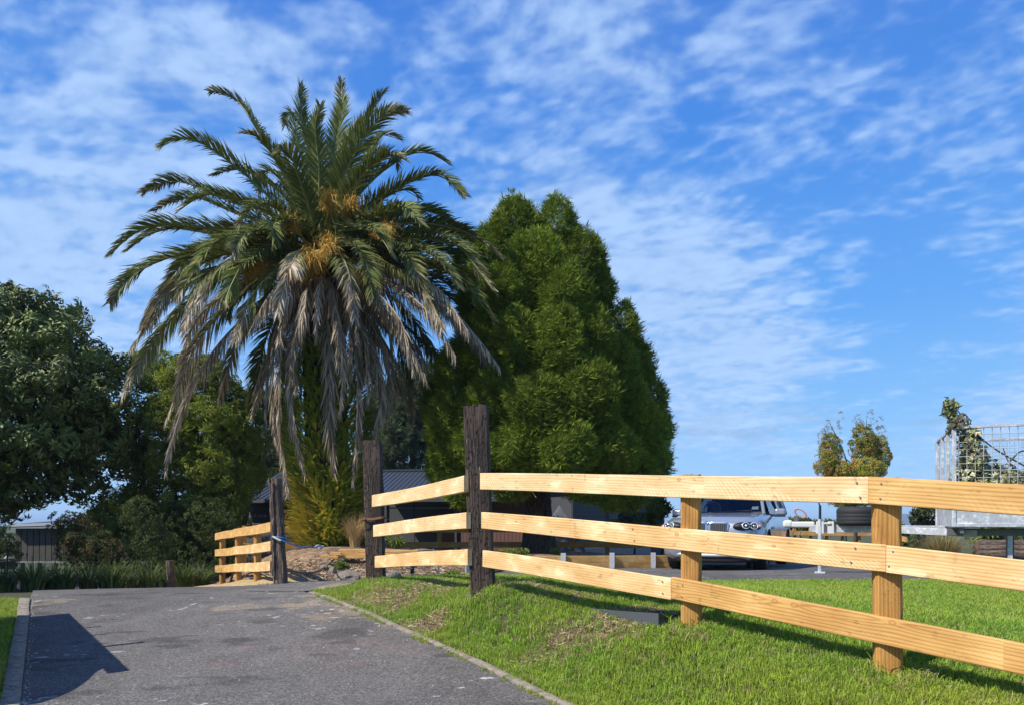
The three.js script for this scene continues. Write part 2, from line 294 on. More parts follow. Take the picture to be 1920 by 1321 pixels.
kerb(rightEdge, 1, 0.075, 0.016, 1.5, 9.2, 'kerb_right');

// ------------------------------------------------------------------ turf
function tuftGeo(seed, n, hgt, spread, wid) {
  const R = rng(seed), pos = [];
  for (let i = 0; i < n; i++) {
    const a = R() * 6.283, r = Math.sqrt(R()) * spread, h = hgt * (0.55 + 0.6 * R()), ln = (0.15 + 0.75 * R()) * h, q = R() * 6.283, w = wid * (0.7 + 0.6 * R());
    const b = V(Math.cos(a) * r, -0.008, Math.sin(a) * r), s = V(Math.cos(q + 1.57), 0, Math.sin(q + 1.57)).multiplyScalar(w), m = b.clone().add(V(Math.cos(q) * ln * 0.35, h * 0.62, Math.sin(q) * ln * 0.35)), t = b.clone().add(V(Math.cos(q) * ln, h * (0.95 - 0.3 * R()), Math.sin(q) * ln));
    const l = b.clone().sub(s), rr = b.clone().add(s), ml = m.clone().addScaledVector(s, -0.8), mr = m.clone().addScaledVector(s, 0.8);
    for (const p of [l, rr, mr, l, mr, ml, ml, mr, t]) pos.push(p.x, p.y, p.z);
  }
  return tris(pos);
}
const bladeMat = new THREE.MeshPhysicalMaterial({ color: 0xffffff, roughness: 1, transmission: 0.3, thickness: 0, specularIntensity: 0.25 });
{
  const R = rng(77), kinds = [tuftGeo(1, 13, 0.062, 0.035, 0.0022), tuftGeo(2, 11, 0.085, 0.03, 0.0021), tuftGeo(3, 12, 0.045, 0.045, 0.0023)], mats = [[], [], []], cols = [[], [], []];
  const q = new THREE.Quaternion(), put = (x, d, w, sc) => {
    const k = R() < 0.5 ? 0 : R() < 0.6 ? 1 : 2, y = landH(x, d) + 0.02 * (fbm(x * 2.5, d * 2.5, 3) - 0.5);
    q.setFromEuler(new THREE.Euler((R() - 0.5) * 0.5, R() * 6.28, (R() - 0.5) * 0.5));
    const s = 0.88 * sc * (0.7 + 0.6 * R()) * (0.75 + 0.6 * fbm(x * 3 + 8, d * 3, 2));
    mats[k].push(new THREE.Matrix4().compose(V(x, y, -d), q, V(s, s * (1 - 0.35 * w), s)));
    const straw = R() < w * 0.75 + 0.06, n = fbm(x * 1.6, d * 1.6 + 20, 3), v = 0.75 + 0.5 * R();
    cols[k].push(straw ? lin(0.46 * v, 0.38 * v, 0.19 * v) : lin((0.285 + 0.18 * (n - 0.4)) * v, (0.42 + 0.05 * (n - 0.4)) * v, 0.055 * v));
  };
  let placed = 0;
  for (let i = 0; i < 400000 && placed < 95000; i++) {
    // density falls off with the distance that the land is looked at from
    const d = 1.8 + 8.7 * Math.pow(R(), 1.25), x = -3 + 12 * R();
    if (x > d * 0.74 + 1.0 || !inLawn(x, d)) continue;
    const w = worn(x, d);
    if (R() < w * 0.62) continue;
    put(x, d, w, 1); placed++;
  }
  for (let i = 0; i < 16000; i++) { const d = 3.5 + 5.6 * R(), e = lineX(leftEdge, d) - 0.15, x = e - 1.6 * R(); put(x, d, 0.1, 1); }
  for (let i = 0; i < 3600; i++) { const d = 3 + 6.2 * R(), x = lineX(rightEdge, d) + 0.12 * R() - 0.03; if (fbm(x * 4, d * 4, 2) > 0.46) put(x, d, 0.35, 0.75); }
  for (const [px, pd] of [[1.2, 5.06], [2.1, 4.05], [-0.27, 6.85], [-1.75, 9.5]]) for (let i = 0; i < 90; i++) { const a = R() * 6.28, r = 0.09 + 0.09 * R(); put(px + Math.cos(a) * r, pd + Math.sin(a) * r, 0.2, 1.5); }
  for (let k = 0; k < 3; k++) { const im = stuffMesh('lawn_grass', kinds[k], bladeMat, mats[k], cols[k], scene); tag(im, ['short green lawn grass growing beside the driveway', 'taller green grass tufts scattered through the lawn', 'low spreading grass blades at the base of the lawn'][k], 'grass'); }
}
// straw, clods and chips
{
  const R = rng(5), st = [], stc = [], cl = [], clc = [], q = new THREE.Quaternion();
  const straw = tris([-0.05, 0, 0.0016, 0.05, 0.004, 0.0016, 0, 0.012, -0.0016, -0.05, 0, 0.0016, 0, 0.012, -0.0016, -0.05, 0.002, -0.0016]);
  for (let i = 0; i < 60000 && st.length < 5500; i++) { const d = 4 + 6 * R(), x = -3 + 6.5 * R(); if (!inLawn(x, d) || R() > worn(x, d) + 0.02) continue; q.setFromEuler(new THREE.Euler((R() - 0.5) * 0.7, R() * 6.28, (R() - 0.5) * 0.9)); const s = 0.22 + 0.5 * R(); st.push(new THREE.Matrix4().compose(V(x, landH(x, d) + 0.012 + 0.02 * R(), -d), q, V(s, s, s))); const v = 0.7 + 0.5 * R(); stc.push(lin(0.52 * v, 0.42 * v, 0.24 * v)); }
  tag(stuffMesh('cut_straw', straw, std(0xffffff, 0.9), st, stc, scene), 'pale dry straw scattered over the bare turf by the fence', 'straw');
  const clod = new THREE.IcosahedronGeometry(0.02, 1); { const p = clod.attributes.position; for (let i = 0; i < p.count; i++) { const s = 0.7 + 0.6 * hash2(Math.round(p.getX(i) * 900), Math.round(p.getZ(i) * 900 + p.getY(i) * 300)); p.setXYZ(i, p.getX(i) * s, p.getY(i) * s * 0.8, p.getZ(i) * s); } clod.computeVertexNormals(); }
  for (let i = 0; i < 60000 && cl.length < 1500; i++) { const d = 4.8 + 4 * R(), x = -2 + 4 * R(), w = worn(x, d); if (!inLawn(x, d) || w < 0.35 || R() > w) continue; const s = 0.25 + 1.1 * R() * R(); q.setFromEuler(new THREE.Euler(R() * 6, R() * 6, R() * 6)); cl.push(new THREE.Matrix4().compose(V(x, landH(x, d) + 0.004, -d), q, V(s, s * 0.8, s))); const v = 0.6 + 0.6 * R(); clc.push(lin(0.16 * v, 0.105 * v, 0.065 * v)); }
  tag(stuffMesh('soil_clods', clod, std(0xffffff, 0.98), cl, clc, scene), 'brown crumbs of soil broken out of the turf along the fence', 'soil');
  const pb = [], pbc = [];
  for (let i = 0; i < 900; i++) { const t = R(); let x, d; if (t < 0.35) { d = 3.5 + 5.6 * R(); x = lineX(leftEdge, d) + 0.02 + 0.05 * R() * R(); } else if (t < 0.55) { d = 6 + 3.2 * R(); x = lineX(rightEdge, d) - 0.30 * R() * R(); } else { d = 4.5 + 5 * R(); x = lerp(lineX(leftEdge, d), lineX(rightEdge, d), R()); if (R() < 0.55) continue; } const s = 0.12 + 0.34 * R() * R() * R(); q.setFromEuler(new THREE.Euler(R() * 6, R() * 6, R() * 6)); pb.push(new THREE.Matrix4().compose(V(x, landH(x, d) + 0.014, -d), q, V(s * 1.5, s * 0.6, s))); const v = 0.5 + 0.5 * R(); pbc.push(lin(0.62 * v, 0.57 * v, 0.48 * v)); }
  tag(stuffMesh('wood_chips', clod, std(0xffffff, 0.9), pb, pbc, scene), 'pale chips and grit lying loose on the asphalt', 'grit');
}

// ------------------------------------------------------------------ timber materials
function pine(seed, base, dark, kerf, W2 = 1024, H2 = 256) {           // one print is 2.4 m long and 0.6 m round
  const R = rng(seed), knots = []; for (let i = 0; i < 13; i++) knots.push([R() * 2.4, R() * 0.6, 0.004 + 0.010 * R() * R(), R()]);
  return texture(W2, H2, (u, v) => {
    const X = u * 2.4, Y = v * 0.6; let bend = 0, knot = 0, ring = 0;
    for (const [kx, ky, kr] of knots) { let dx = X - kx; dx -= 2.4 * Math.round(dx / 2.4); let dy = Y - ky; dy -= 0.6 * Math.round(dy / 0.6); if (Math.abs(dx) > 0.3) continue; const r = Math.hypot(dx * 0.65, dy); bend += Math.sign(dy || 1) * kr * 1.7 * Math.exp(-(dx * dx) / 0.009) * Math.exp(-Math.abs(dy) / 0.045); knot = Math.max(knot, ss(kr * 1.25, kr * 0.8, r)); ring = Math.max(ring, ss(kr * 0.45, 0, Math.abs(r - kr * 1.1))); }
    const y = Y + bend + 0.012 * (fbm(X * 1.3 + seed, Y * 4, 3) - 0.5), early = 0.5 + 0.5 * Math.sin(y * 330 + 9 * fbm(X * 0.8 + seed * 3, y * 14, 3));
    const fibre = fbm(X * 9, Y * 420, 2), mott = fbm(X * 5 + 9 + seed, Y * 13, 4), band = fbm(X * 2.1 + 70 * seed, 2.5, 3);
    const blade = kerf * ss(0.52, 0.66, fbm(X * 4 + 20 + seed, Y * 11, 3)) * (0.5 + 0.5 * Math.sin((X + 0.28 * Y * Y * 9 + Y * 0.45 + 0.03 * fbm(X * 6, Y * 3, 2)) * 205));
    let k = 0.46 * Math.pow(early, 2.6) + 0.24 * (fibre - 0.5) + 0.6 * (0.5 - mott) + 0.45 * (band - 0.5);
    let c = base.map((b, i) => lerp(b, dark[i], clamp(0.22 + k, 0, 1)));
    c = c.map((q, i) => lerp(q, [255, 236, 196][i], 0.42 * blade + kerf * 0.4 * ss(0.66, 0.78, mott)));
    c = c.map((q, i) => lerp(lerp(q, [150, 92, 44][i], 0.55 * ring), [196, 134, 76][i], 0.45 * knot));
    const dirt = ss(0.66, 0.85, fbm(X * 22 + 5 * seed, Y * 40 + 60, 4)); c = c.map((q) => q * (1 - 0.14 * dirt));
    return c;
  });
}
const woodBump = texture(512, 256, (u, v, x, y) => [255 * (0.6 * fbm(x / 40, y / 1.5, 3) + 0.4 * hash2(x, y))], false);
const woodMats = [[21, [241, 214, 166], [196, 150, 92], 1.0], [22, [238, 205, 148], [188, 136, 76], 0.9], [23, [229, 188, 120], [166, 114, 54], 0.22], [24, [224, 180, 108], [160, 108, 50], 0.2]].map(([s, a, b, k]) => new THREE.MeshStandardMaterial({ map: rep(pine(s, a, b, k), 1 / 2.4, 1 / 0.6), bumpMap: rep(woodBump, 1 / 0.7, 1 / 0.25), bumpScale: 0.0016, roughness: 0.82 }));
const postWood = new THREE.MeshStandardMaterial({ map: rep(pine(31, [206, 156, 84], [140, 92, 38], 0.15), 1 / 2.4, 1 / 0.6), bumpMap: rep(woodBump, 1 / 0.7, 1 / 0.25), bumpScale: 0.003, roughness: 0.85 });
const oldTex = texture(1024, 512, (u, v, x, y) => {                     // tarred sleeper: 1.6 m long, 0.9 m round
  const X = u * 1.6, Y = v * 0.9, g = fbm(X * 5, Y * 120, 4), b = fbm(X * 3, Y * 9, 4), pit = ss(0.64, 0.72, fbm(X * 34, Y * 60 + 5, 3));
  const pale = ss(0.70, 0.80, fbm(X * 10 + 30, Y * 70, 4)) * ss(0.45, 0.6, fbm(X * 2 + 9, Y * 6, 2));
  let k = 0.55 + 0.75 * (g - 0.4) + 0.45 * (b - 0.5) - 0.35 * pit; let c = [98 * k, 80 * k, 69 * k]; return c.map((q, i) => lerp(q, [190, 172, 150][i], 0.8 * pale));
});
const oldBump = texture(1024, 512, (u, v) => { const X = u * 1.6, Y = v * 0.9; return [255 * clamp(0.5 * fbm(X * 5, Y * 120, 4) + 0.5 * fbm(X * 12, Y * 30, 3) - 0.35 * ss(0.64, 0.72, fbm(X * 34, Y * 60 + 5, 3)) - 0.5 * ss(0.03, 0, Math.abs(fbm(X * 1.2, Y * 22, 3) - 0.5)), 0, 1)]; }, false);
const tarred = new THREE.MeshStandardMaterial({ map: rep(oldTex, 1 / 1.6, 1 / 0.9), bumpMap: rep(oldBump, 1 / 1.6, 1 / 0.9), bumpScale: 0.018, roughness: 0.85 });
const greyTex = texture(512, 512, (u, v) => { const X = u * 1.6, Y = v * 0.6, g = fbm(X * 4, Y * 160, 4), cr = ss(0.05, 0, Math.abs(fbm(X * 1.4, Y * 26, 3) - 0.5)), pale = ss(0.6, 0.75, fbm(X * 6 + 3, Y * 60, 3)); let k = 0.55 + 0.8 * (g - 0.4); let c = [150 * k, 126 * k, 108 * k]; c = c.map((q, i) => lerp(q, [206, 190, 170][i], 0.6 * pale)); return c.map((q) => q * (1 - 0.7 * cr)); });
const weathered = new THREE.MeshStandardMaterial({ map: rep(greyTex, 1 / 1.6, 1 / 0.6), bumpMap: rep(oldBump, 1 / 1.6, 1 / 0.9), bumpScale: 0.02, roughness: 0.9 });
const nailMat = std(lin(0.30, 0.31, 0.33), 0.45, { metalness: 0.8 });
const galv = new THREE.MeshStandardMaterial({ map: texture(512, 512, (u, v, x, y) => { const n = fbm(x / 26, y / 26, 4), m = fbm(x / 7, y / 7 + 40, 2), k = 196 + 56 * (n - 0.5) + 24 * (m - 0.5) + 16 * ss(0.6, 0.7, n); return [k * 0.99, k, k * 1.02]; }), roughness: 0.5, metalness: 0.35 });

// posts: a squarish log with soft corners and an uneven face
function postGeo(base, top, w, depth, turn, seed, { n = 16, lumps = 0.006, power = 4, seg = 22, taper = 0, notch } = {}) {
  const R = rng(seed), rings = [], ax = V(Math.cos(turn), 0, Math.sin(turn)), az = V(-Math.sin(turn), 0, Math.cos(turn));
  for (let i = 0; i <= seg; i++) {
    const s = i / seg, c = base.clone().lerp(top, s), ring = [];
    for (let j = 0; j < n; j++) {
      const a = j / n * 2 * Math.PI + Math.PI / n, ca = Math.cos(a), sa = Math.sin(a), r = Math.pow(Math.pow(Math.abs(ca), power) + Math.pow(Math.abs(sa), power), -1 / power);
      const k = (1 - taper * s) * r + lumps / (w / 2) * (fbm(s * 9 + seed, j * 0.9 + 3, 3) - 0.5) * 2.2 + (i === seg ? -0.03 : 0);
      ring.push(c.clone().addScaledVector(ax, -ca * k * w / 2).addScaledVector(az, sa * k * depth / 2).add(V(0, i === seg ? 0.012 * (R() - 0.5) : 0, 0)));
    }
    rings.push(ring);
  }
  return loft(rings, { crease: 0.55 });
}
const nailGeo = new THREE.CylinderGeometry(0.0055, 0.0055, 0.004, 8).rotateX(Math.PI / 2);
// a rail hung on its upper edge line: top edge from a to b
function rail(parent, a, b, mat, o = {}) {
  const h = 0.15, t = 0.046, A = a.clone().add(V(0, -h / 2, 0)), B = b.clone().add(V(0, -h / 2, 0));
  const m = part('rail', board(A, B, h, t, { seg: 14, wob: 0.0055, ch: 0.004, seed: o.seed ?? 3, uo: o.uo ?? 0, vo: o.vo ?? 0 }), mat, parent);
  const d = B.clone().sub(A), L = d.length(); d.normalize(); const face = d.clone().cross(V(0, 1, 0)).normalize(); if (face.z < 0) face.negate();
  for (const s of o.nails ?? []) for (const dy of [-0.042, 0.04]) { const n = part('nail', nailGeo, nailMat, m); n.position.copy(A).addScaledVector(d, s * L + (hash2(s * 100 | 0, (dy * 1000) | 0) - 0.5) * 0.03).addScaledVector(face, t / 2 + 0.001).add(V(0, dy, 0)); n.lookAt(n.position.clone().add(face)); }
  return m;
}
// ------------------------------------------------------------------ the new fence with its sleeper gate posts
{
  const f = thing('rail_fence', 'new pine post and rail fence with two dark sleeper posts beside the driveway', 'fence');
  const O = new THREE.Vector3(); f.position.copy(O);
  const ln = (px) => { const h = 31 + 0.0270 * (px - 905); return 210 / h; };
  const Pt = (px, rel) => { const D = ln(px); return W((px - 960) * D / F, D, rel); };
  // along the line the levels run on past the frame at the slope of the last bay
  const end = (rel, drop) => W(3.86, 2.02, rel - drop);
  rail(f, Pt(904, 0.474), Pt(1631, 0.274), woodMats[0], { seed: 3, nails: [0.03, 0.52, 0.985] });
  rail(f, Pt(1632, 0.272), end(0.208, 0.20), woodMats[2], { seed: 4, uo: 0.9, nails: [0.02, 0.4] });
  rail(f, Pt(907, 0.121), Pt(1664, -0.100), woodMats[1], { seed: 5, vo: 0.16, nails: [0.03, 0.5, 0.95] });
  rail(f, Pt(1665.5, -0.101), end(-0.162, 0.22), woodMats[1], { seed: 6, vo: 0.33, uo: 1.3, nails: [0.01, 0.4] });
  rail(f, Pt(909, -0.222), Pt(1261, -0.358), woodMats[1], { seed: 7, uo: 1.6, vo: 0.4, nails: [0.03, 0.97] });
  rail(f, Pt(1262.5, -0.359), end(-0.531, 0.24), woodMats[3], { seed: 8, uo: 0.4, vo: 0.1, nails: [0.02, 0.38, 0.7] });
  // middle bay, back to the second sleeper
  rail(f, at(701, 928.5, 9.5), at(874, 891.5, 6.86), woodMats[0], { seed: 9, uo: 1.1, nails: [0.06] });
  rail(f, at(703, 983, 9.5), at(879, 959, 6.86), woodMats[0], { seed: 10, uo: 0.3, vo: 0.2, nails: [0.06] });
  rail(f, at(705, 1041, 9.5), at(881, 1028, 6.86), woodMats[1], { seed: 11, uo: 1.9, vo: 0.3, nails: [0.06] });
  // round-backed posts behind the rails
  const nrm = V(0.76, 0, -0.65), turn = Math.atan2(0.76, 0.65);
  const round = (px, w, topRel, seed, lean) => { const p = Pt(px, 0).addScaledVector(nrm, 0.094), b = V(p.x, landH(p.x, -p.z) - 0.15, p.z), t = V(p.x + lean, EYE + topRel, p.z); part('post', postGeo(b, t, w, 0.135, 0.3, seed, { power: 5.0, lumps: 0.005, n: 24 }), postWood, f); };
  round(1282, 0.137, 0.35, 41, -0.008); round(1652, 0.142, 0.262, 42, -0.012);
  { const p = W(2.93, 3.06, 0); part('post', postGeo(V(p.x, landH(2.93, 3.06) - 0.15, p.z), V(p.x, EYE + 0.13, p.z), 0.14, 0.135, 0.6, 43, { power: 3 }), postWood, f); }
  // the two tarred sleepers
  const s1 = at(907, 1105, 6.94), s1t = at(892, 761, 6.94); s1.y -= 0.2;
  part('sleeper_post', postGeo(s1, s1t, 0.222, 0.15, 0.10, 51, { power: 9, lumps: 0.007, n: 28, seg: 60 }), tarred, f);
  const s2 = at(706, 1092, 9.62), s2t = at(698, 826, 9.62); s2.y -= 0.2;
  part('sleeper_post', postGeo(s2, s2t, 0.238, 0.15, 0.10, 52, { power: 9, lumps: 0.007, n: 28, seg: 60 }), tarred, f);
}
{ // old webbing strap round the second sleeper
  const c = at(703, 971, 9.62), pts = []; for (let i = 0; i <= 40; i++) { const a = i / 40 * 2 * Math.PI, p = 8, ca = Math.cos(a), sa = Math.sin(a), r = Math.pow(Math.abs(ca) ** p + Math.abs(sa) ** p, -1 / p); pts.push(V(c.x + ca * r * 0.135, c.y + 0.016 * ca + 0.006 * Math.sin(a * 3), c.z + sa * r * 0.095)); }
  pts.push(pts[0].clone()); const rings = pts.map((p, i) => { const o = V(p.x - c.x, 0, p.z - c.z).normalize(); return [p.clone().add(V(0, -0.013, 0)), p.clone().addScaledVector(o, 0.005).add(V(0, -0.013, 0)), p.clone().addScaledVector(o, 0.005).add(V(0, 0.013, 0)), p.clone().add(V(0, 0.013, 0))]; });
  const s = thing('tie_strap', 'rusty orange strap wound round the shorter dark sleeper post', 'strap');
  part('strap_band', loft(rings, { cap: false }), std(lin(0.30, 0.13, 0.065), 0.8), s);
  part('loose_end', tube([V(c.x - 0.10, c.y, c.z + 0.10), V(c.x - 0.15, c.y - 0.02, c.z + 0.12), V(c.x - 0.20, c.y - 0.045, c.z + 0.11)], 0.009, 8, 5, 0.005), std(lin(0.30, 0.13, 0.065), 0.8), s);
}
{ // left fence beyond the drive, and the old weathered gate post with its rope
  const f = thing('rail_fence', 'yellow pine rail fence with three posts left of the old grey post', 'fence');
  for (const [l, r, s] of [[999, 977.6, 61], [1030, 1014, 62], [1059.6, 1051, 63]]) {
    const a = at(405, l, 16.1), b = at(509, r, 11.25), m = a.clone().lerp(b, 0.42);
    rail(f, a, m.clone().lerp(a, 0.001), woodMats[2], { seed: s, uo: s * 0.37, nails: [0.04] }); rail(f, m, b, woodMats[s === 61 ? 2 : 1], { seed: s + 10, uo: s * 0.61, nails: [0.05, 0.9] });
  }
  for (const [t, sd] of [[0.055, 64], [0.40, 65], [0.73, 66]]) { const a = at(405, 999, 16.1), b = at(509, 977.6, 11.25), p = a.clone().lerp(b, t); p.x += 0.075; p.z -= 0.035; part('post', postGeo(V(p.x, landH(p.x, -p.z) - 0.1, p.z), V(p.x, p.y - 0.01, p.z), 0.13, 0.12, 1.1, sd, { power: 3 }), postWood, f); }
  const o = thing('old_gate_post', 'split grey weathered gate post at the end of the yellow fence', 'post', V(0, 0, 0));
  const b = at(527, 1095, 11.15), t = at(516, 896, 11.15); b.y -= 0.2;
  part('post_body', postGeo(b, t, 0.172, 0.15, 0.2, 67, { power: 5, lumps: 0.016, n: 24, seg: 50 }), weathered, o);
  part('split_slab', postGeo(at(513, 1080, 11.08), at(511.5, 905, 11.08), 0.05, 0.05, 0.3, 68, { power: 3, lumps: 0.012, n: 12, seg: 40 }), weathered, o);
  const rope = thing('rope', 'blue rope tied round the old grey gate post and trailing right', 'rope');
  const blue = std(lin(0.05, 0.22, 0.62), 0.8), c = at(523, 1007, 11.15), loops = [];
  for (let i = 0; i <= 60; i++) { const a = i / 20 * 2 * Math.PI; loops.push(V(c.x + 0.10 * Math.cos(a), c.y + 0.012 * Math.sin(a * 0.9) + 0.01 * (i / 60 - 0.5) * 3, c.z + 0.092 * Math.sin(a))); }
  part('wrapped_turns', tube(loops, 0.009, 120, 6), blue, rope);
  part('slack_line', tube([at(508, 1006, 11.04), at(530, 1013, 11.02), at(556, 1022, 11.2), at(580, 1025.5, 11.8), at(594, 1025, 12.5)], 0.011, 40, 6), blue, rope);
  part('knot', tube([at(590, 1026, 12.4), at(596, 1022, 12.45), at(603, 1026, 12.5), at(597, 1027, 12.4), at(606, 1023.5, 12.6)], 0.02, 24, 6), std(lin(0.35, 0.36, 0.42), 0.9), rope);
  part('end_fitting', tube([at(511, 1005, 11.0), at(518, 1009, 10.99), at(526, 1012.5, 10.99)], 0.016, 6, 6), std(lin(0.62, 0.62, 0.38), 0.7), rope);
}

// ------------------------------------------------------------------ soil bed round the palm
const bedEdge = [[-3.9, 11.35], [-3.3, 11.55], [-2.4, 11.65], [-1.6, 11.75], [-0.78, 12.2], [-0.25, 15.27], [1.0, 15.37], [2.1, 15.57], [3.35, 15.9], [4.0, 19.6], [2.5, 21.2], [-2, 21.2], [-6.2, 20.2], [-7.2, 17.4], [-5.6, 14.6]];
const bedDist = (x, d) => { let m = 1e9, inside = false; for (let i = 0, j = bedEdge.length - 1; i < bedEdge.length; j = i++) { const [x1, y1] = bedEdge[j], [x2, y2] = bedEdge[i], t = clamp(((x - x1) * (x2 - x1) + (d - y1) * (y2 - y1)) / ((x2 - x1) ** 2 + (y2 - y1) ** 2), 0, 1); m = Math.min(m, Math.hypot(x - x1 - t * (x2 - x1), d - y1 - t * (y2 - y1))); if ((y1 > d) !== (y2 > d) && x < (x2 - x1) * (d - y1) / (y2 - y1) + x1) inside = !inside; } return inside ? m : -m; };
function bedH(x, d) {
  const e = bedDist(x, d), walled = ss(-0.9, -0.5, x) * (1 - ss(17.2, 18.5, d)), base = landH(x, d);
  const crown = EYE - 0.66 + 0.16 * Math.exp(-(((x + 3.9) / 2.6) ** 2 + ((d - 17) / 3.2) ** 2)) + 0.05 * (fbm(x * 1.5, d * 1.5, 3) - 0.5);
  const rise = lerp(ss(0, 1.9, e), ss(-0.06, 0.04, e), walled);
  return lerp(base - 0.03, crown, rise) + 0.09 * (fbm(x * 4 + 3, d * 4, 4) - 0.5) * ss(0.0, 0.3, e) * (1 - 0.7 * walled);
}
const dirtTex = texture(512, 512, (u, v, x, y) => { const n = fbm(x / 40, y / 40, 4), m = fbm(x / 5 + 20, y / 5, 3), s = ss(0.66, 0.74, fbm(x / 9 + 80, y / 9, 2)); const k = 0.62 + 0.6 * (n - 0.5) + 0.7 * (m - 0.5); return [lerp(236 * k, 220, s * 0.6), lerp(192 * k, 206, s * 0.6), lerp(146 * k, 188, s * 0.6)]; });
{
  const xs = [], ds = [], pos = [], uv = [], idx = []; for (let x = -7.4; x <= 4.3; x += 0.09) xs.push(x); for (let d = 11.2; d <= 21.6; d += 0.09) ds.push(d);
  for (const d of ds) for (const x of xs) { pos.push(x, bedDist(x, d) > -0.1 ? bedH(x, d) : landH(x, d) - 0.25, -d); uv.push(x / 1.4, d / 1.4); }
  const nx = xs.length; for (let j = 0; j + 1 < ds.length; j++) for (let i = 0; i + 1 < nx; i++) { if (bedDist(xs[i], ds[j]) < -0.35) continue; const a = j * nx + i; idx.push(a, a + 1, a + nx, a + 1, a + nx + 1, a + nx); }
  const g = new THREE.BufferGeometry(); g.setAttribute('position', new THREE.Float32BufferAttribute(pos, 3)); g.setAttribute('uv', new THREE.Float32BufferAttribute(uv, 2)); g.setIndex(idx); g.computeVertexNormals();
  struct('soil_mound', g, new THREE.MeshStandardMaterial({ map: dirtTex, bumpMap: soilBump, bumpScale: 0.05, roughness: 0.96 }));
}
const BG = (x, d) => V(x, bedDist(x, d) > 0 ? Math.max(bedH(x, d), landH(x, d)) : landH(x, d), -d);
{ // rocks, roots and clods on the bank
  const rock = (seed) => { const g = new THREE.IcosahedronGeometry(1, 2), p = g.attributes.position; for (let i = 0; i < p.count; i++) { const v = V(p.getX(i), p.getY(i), p.getZ(i)); const s = 0.75 + 0.35 * fbm(v.x * 1.3 + seed, v.y * 1.3 + v.z * 1.7, 3) + 0.2 * Math.round(fbm(v.x * 2 + seed, v.z * 2 + v.y, 2) * 4) / 4; p.setXYZ(i, v.x * s, v.y * s, v.z * s); } g.computeVertexNormals(); return g; };
  const rm = new THREE.MeshStandardMaterial({ map: rep(concreteTex, 2, 2), color: lin(0.85, 0.86, 0.84), roughness: 0.95, flatShading: true });
  const lab = ['flat grey rock low on the soil bank left of the sleeper post', 'small dark rock beside the shorter sleeper post', 'pale grey boulder just right of the shorter sleeper post', 'small grey stone high on the soil bank', 'rounded stone at the foot of the soil bank by the old post', 'broken stone half buried in the middle of the bank'];
  [[652, 1083, 12.1, 0.34, 0.10, 0.2], [699, 1083, 12.0, 0.12, 0.09, 0.12], [735, 1082, 12.0, 0.2, 0.11, 0.18], [607, 1066, 12.7, 0.1, 0.07, 0.09], [566, 1090, 11.8, 0.13, 0.08, 0.1], [624, 1072, 12.5, 0.11, 0.08, 0.1]].forEach(([px, py, D, a, b, c], i) => { const x = (px - 960) * D / F, m = single('rock', rock(i * 7 + 3), rm, lab[i], 'rock', 'rocks on the soil bank'); m.position.copy(BG(x, D)).add(V(0, b * 0.15, 0)); m.scale.set(a * 0.62, b, c); m.rotation.y = i * 1.3; });
  const rootM = std(lin(0.20, 0.155, 0.115), 0.95);
  const bank = (px, D, up) => { const p = BG((px - 960) * D / F, D); p.y += up; return p; };
  const labs = ['long bare root arching over the soil bank by the old post', 'thin forked root lying down the soil bank', 'bare grey root under the yellow left fence', 'curled dry root below the left fence rails', 'dead stick lying along the top of the bank'];
  [[[535, 11.6, 0.22], [550, 12.0, 0.14], [585, 12.3, 0.05], [622, 12.9, 0.09], [640, 13.4, 0.2]], [[545, 11.7, 0.16], [562, 11.8, 0.10], [580, 11.8, 0.03], [603, 11.7, 0.015]], [[455, 14.2, 0.1], [470, 13.4, 0.18], [485, 12.8, 0.16], [505, 12.3, 0.08]], [[432, 15.2, 0.05], [440, 14.8, 0.28], [450, 14.3, 0.2], [456, 14.0, 0.02]], [[600, 13.2, 0.03], [640, 13.1, 0.04], [675, 13.3, 0.03]]].forEach((pts, i) => single('root', tube(pts.map(([a, b, c]) => bank(a, b, c)), 0.028 - 0.004 * (i % 3), 24, 7, 0.009), rootM, labs[i], 'root', 'roots on the soil bank'));
  // sawdust heaped under the left fence
  const pos = [], idx = [], n = 36; for (let j = 0; j <= n; j++) for (let i = 0; i <= n; i++) { const u = i / n, v = j / n, x = -6.2 + 3.1 * u, d = 14.6 - 2.9 * u + (v - 0.5) * 1.5, r = Math.max(0, 1 - ((u - 0.5) / 0.5) ** 2) * Math.max(0, 1 - ((v - 0.5) / 0.5) ** 2); pos.push(x, BG(x, d).y - 0.035 + 0.11 * Math.sqrt(r) * (0.6 + 0.8 * fbm(x * 3, d * 3, 3)), -d); }
  for (let j = 0; j < n; j++) for (let i = 0; i < n; i++) { const a = j * (n + 1) + i; idx.push(a, a + 1, a + n + 1, a + 1, a + n + 2, a + n + 1); }
  const g = new THREE.BufferGeometry(); g.setAttribute('position', new THREE.Float32BufferAttribute(pos, 3)); g.setIndex(idx); g.setAttribute('uv', new THREE.Float32BufferAttribute(pos.filter((_, i) => i % 3 !== 1), 2)); g.computeVertexNormals();
  const m = single('sawdust_heap', g, new THREE.MeshStandardMaterial({ map: rep(soilTex, 2, 2), color: lin(0.95, 0.74, 0.40), roughness: 0.97 }), 'low heap of yellow sawdust under the left fence', 'sawdust'); m.userData.kind = 'stuff';
  // fresh planks left on the mound
  const pl = [[637, 1031, 784, 1033, 13.2, 0.13, 'topmost yellow plank of the stack beside the palm'], [640, 1037, 742, 1038.5, 13.15, 0.10, 'middle yellow plank of the stack beside the palm'], [636, 1043, 742, 1043, 13.1, 0.13, 'lowest yellow plank of the stack beside the palm'], [601, 1042, 634, 1045, 12.9, 0.10, 'short yellow offcut lying left of the plank stack'], [621, 1036.5, 640, 1037.5, 13.0, 0.1, 'small yellow block at the end of the plank stack']];
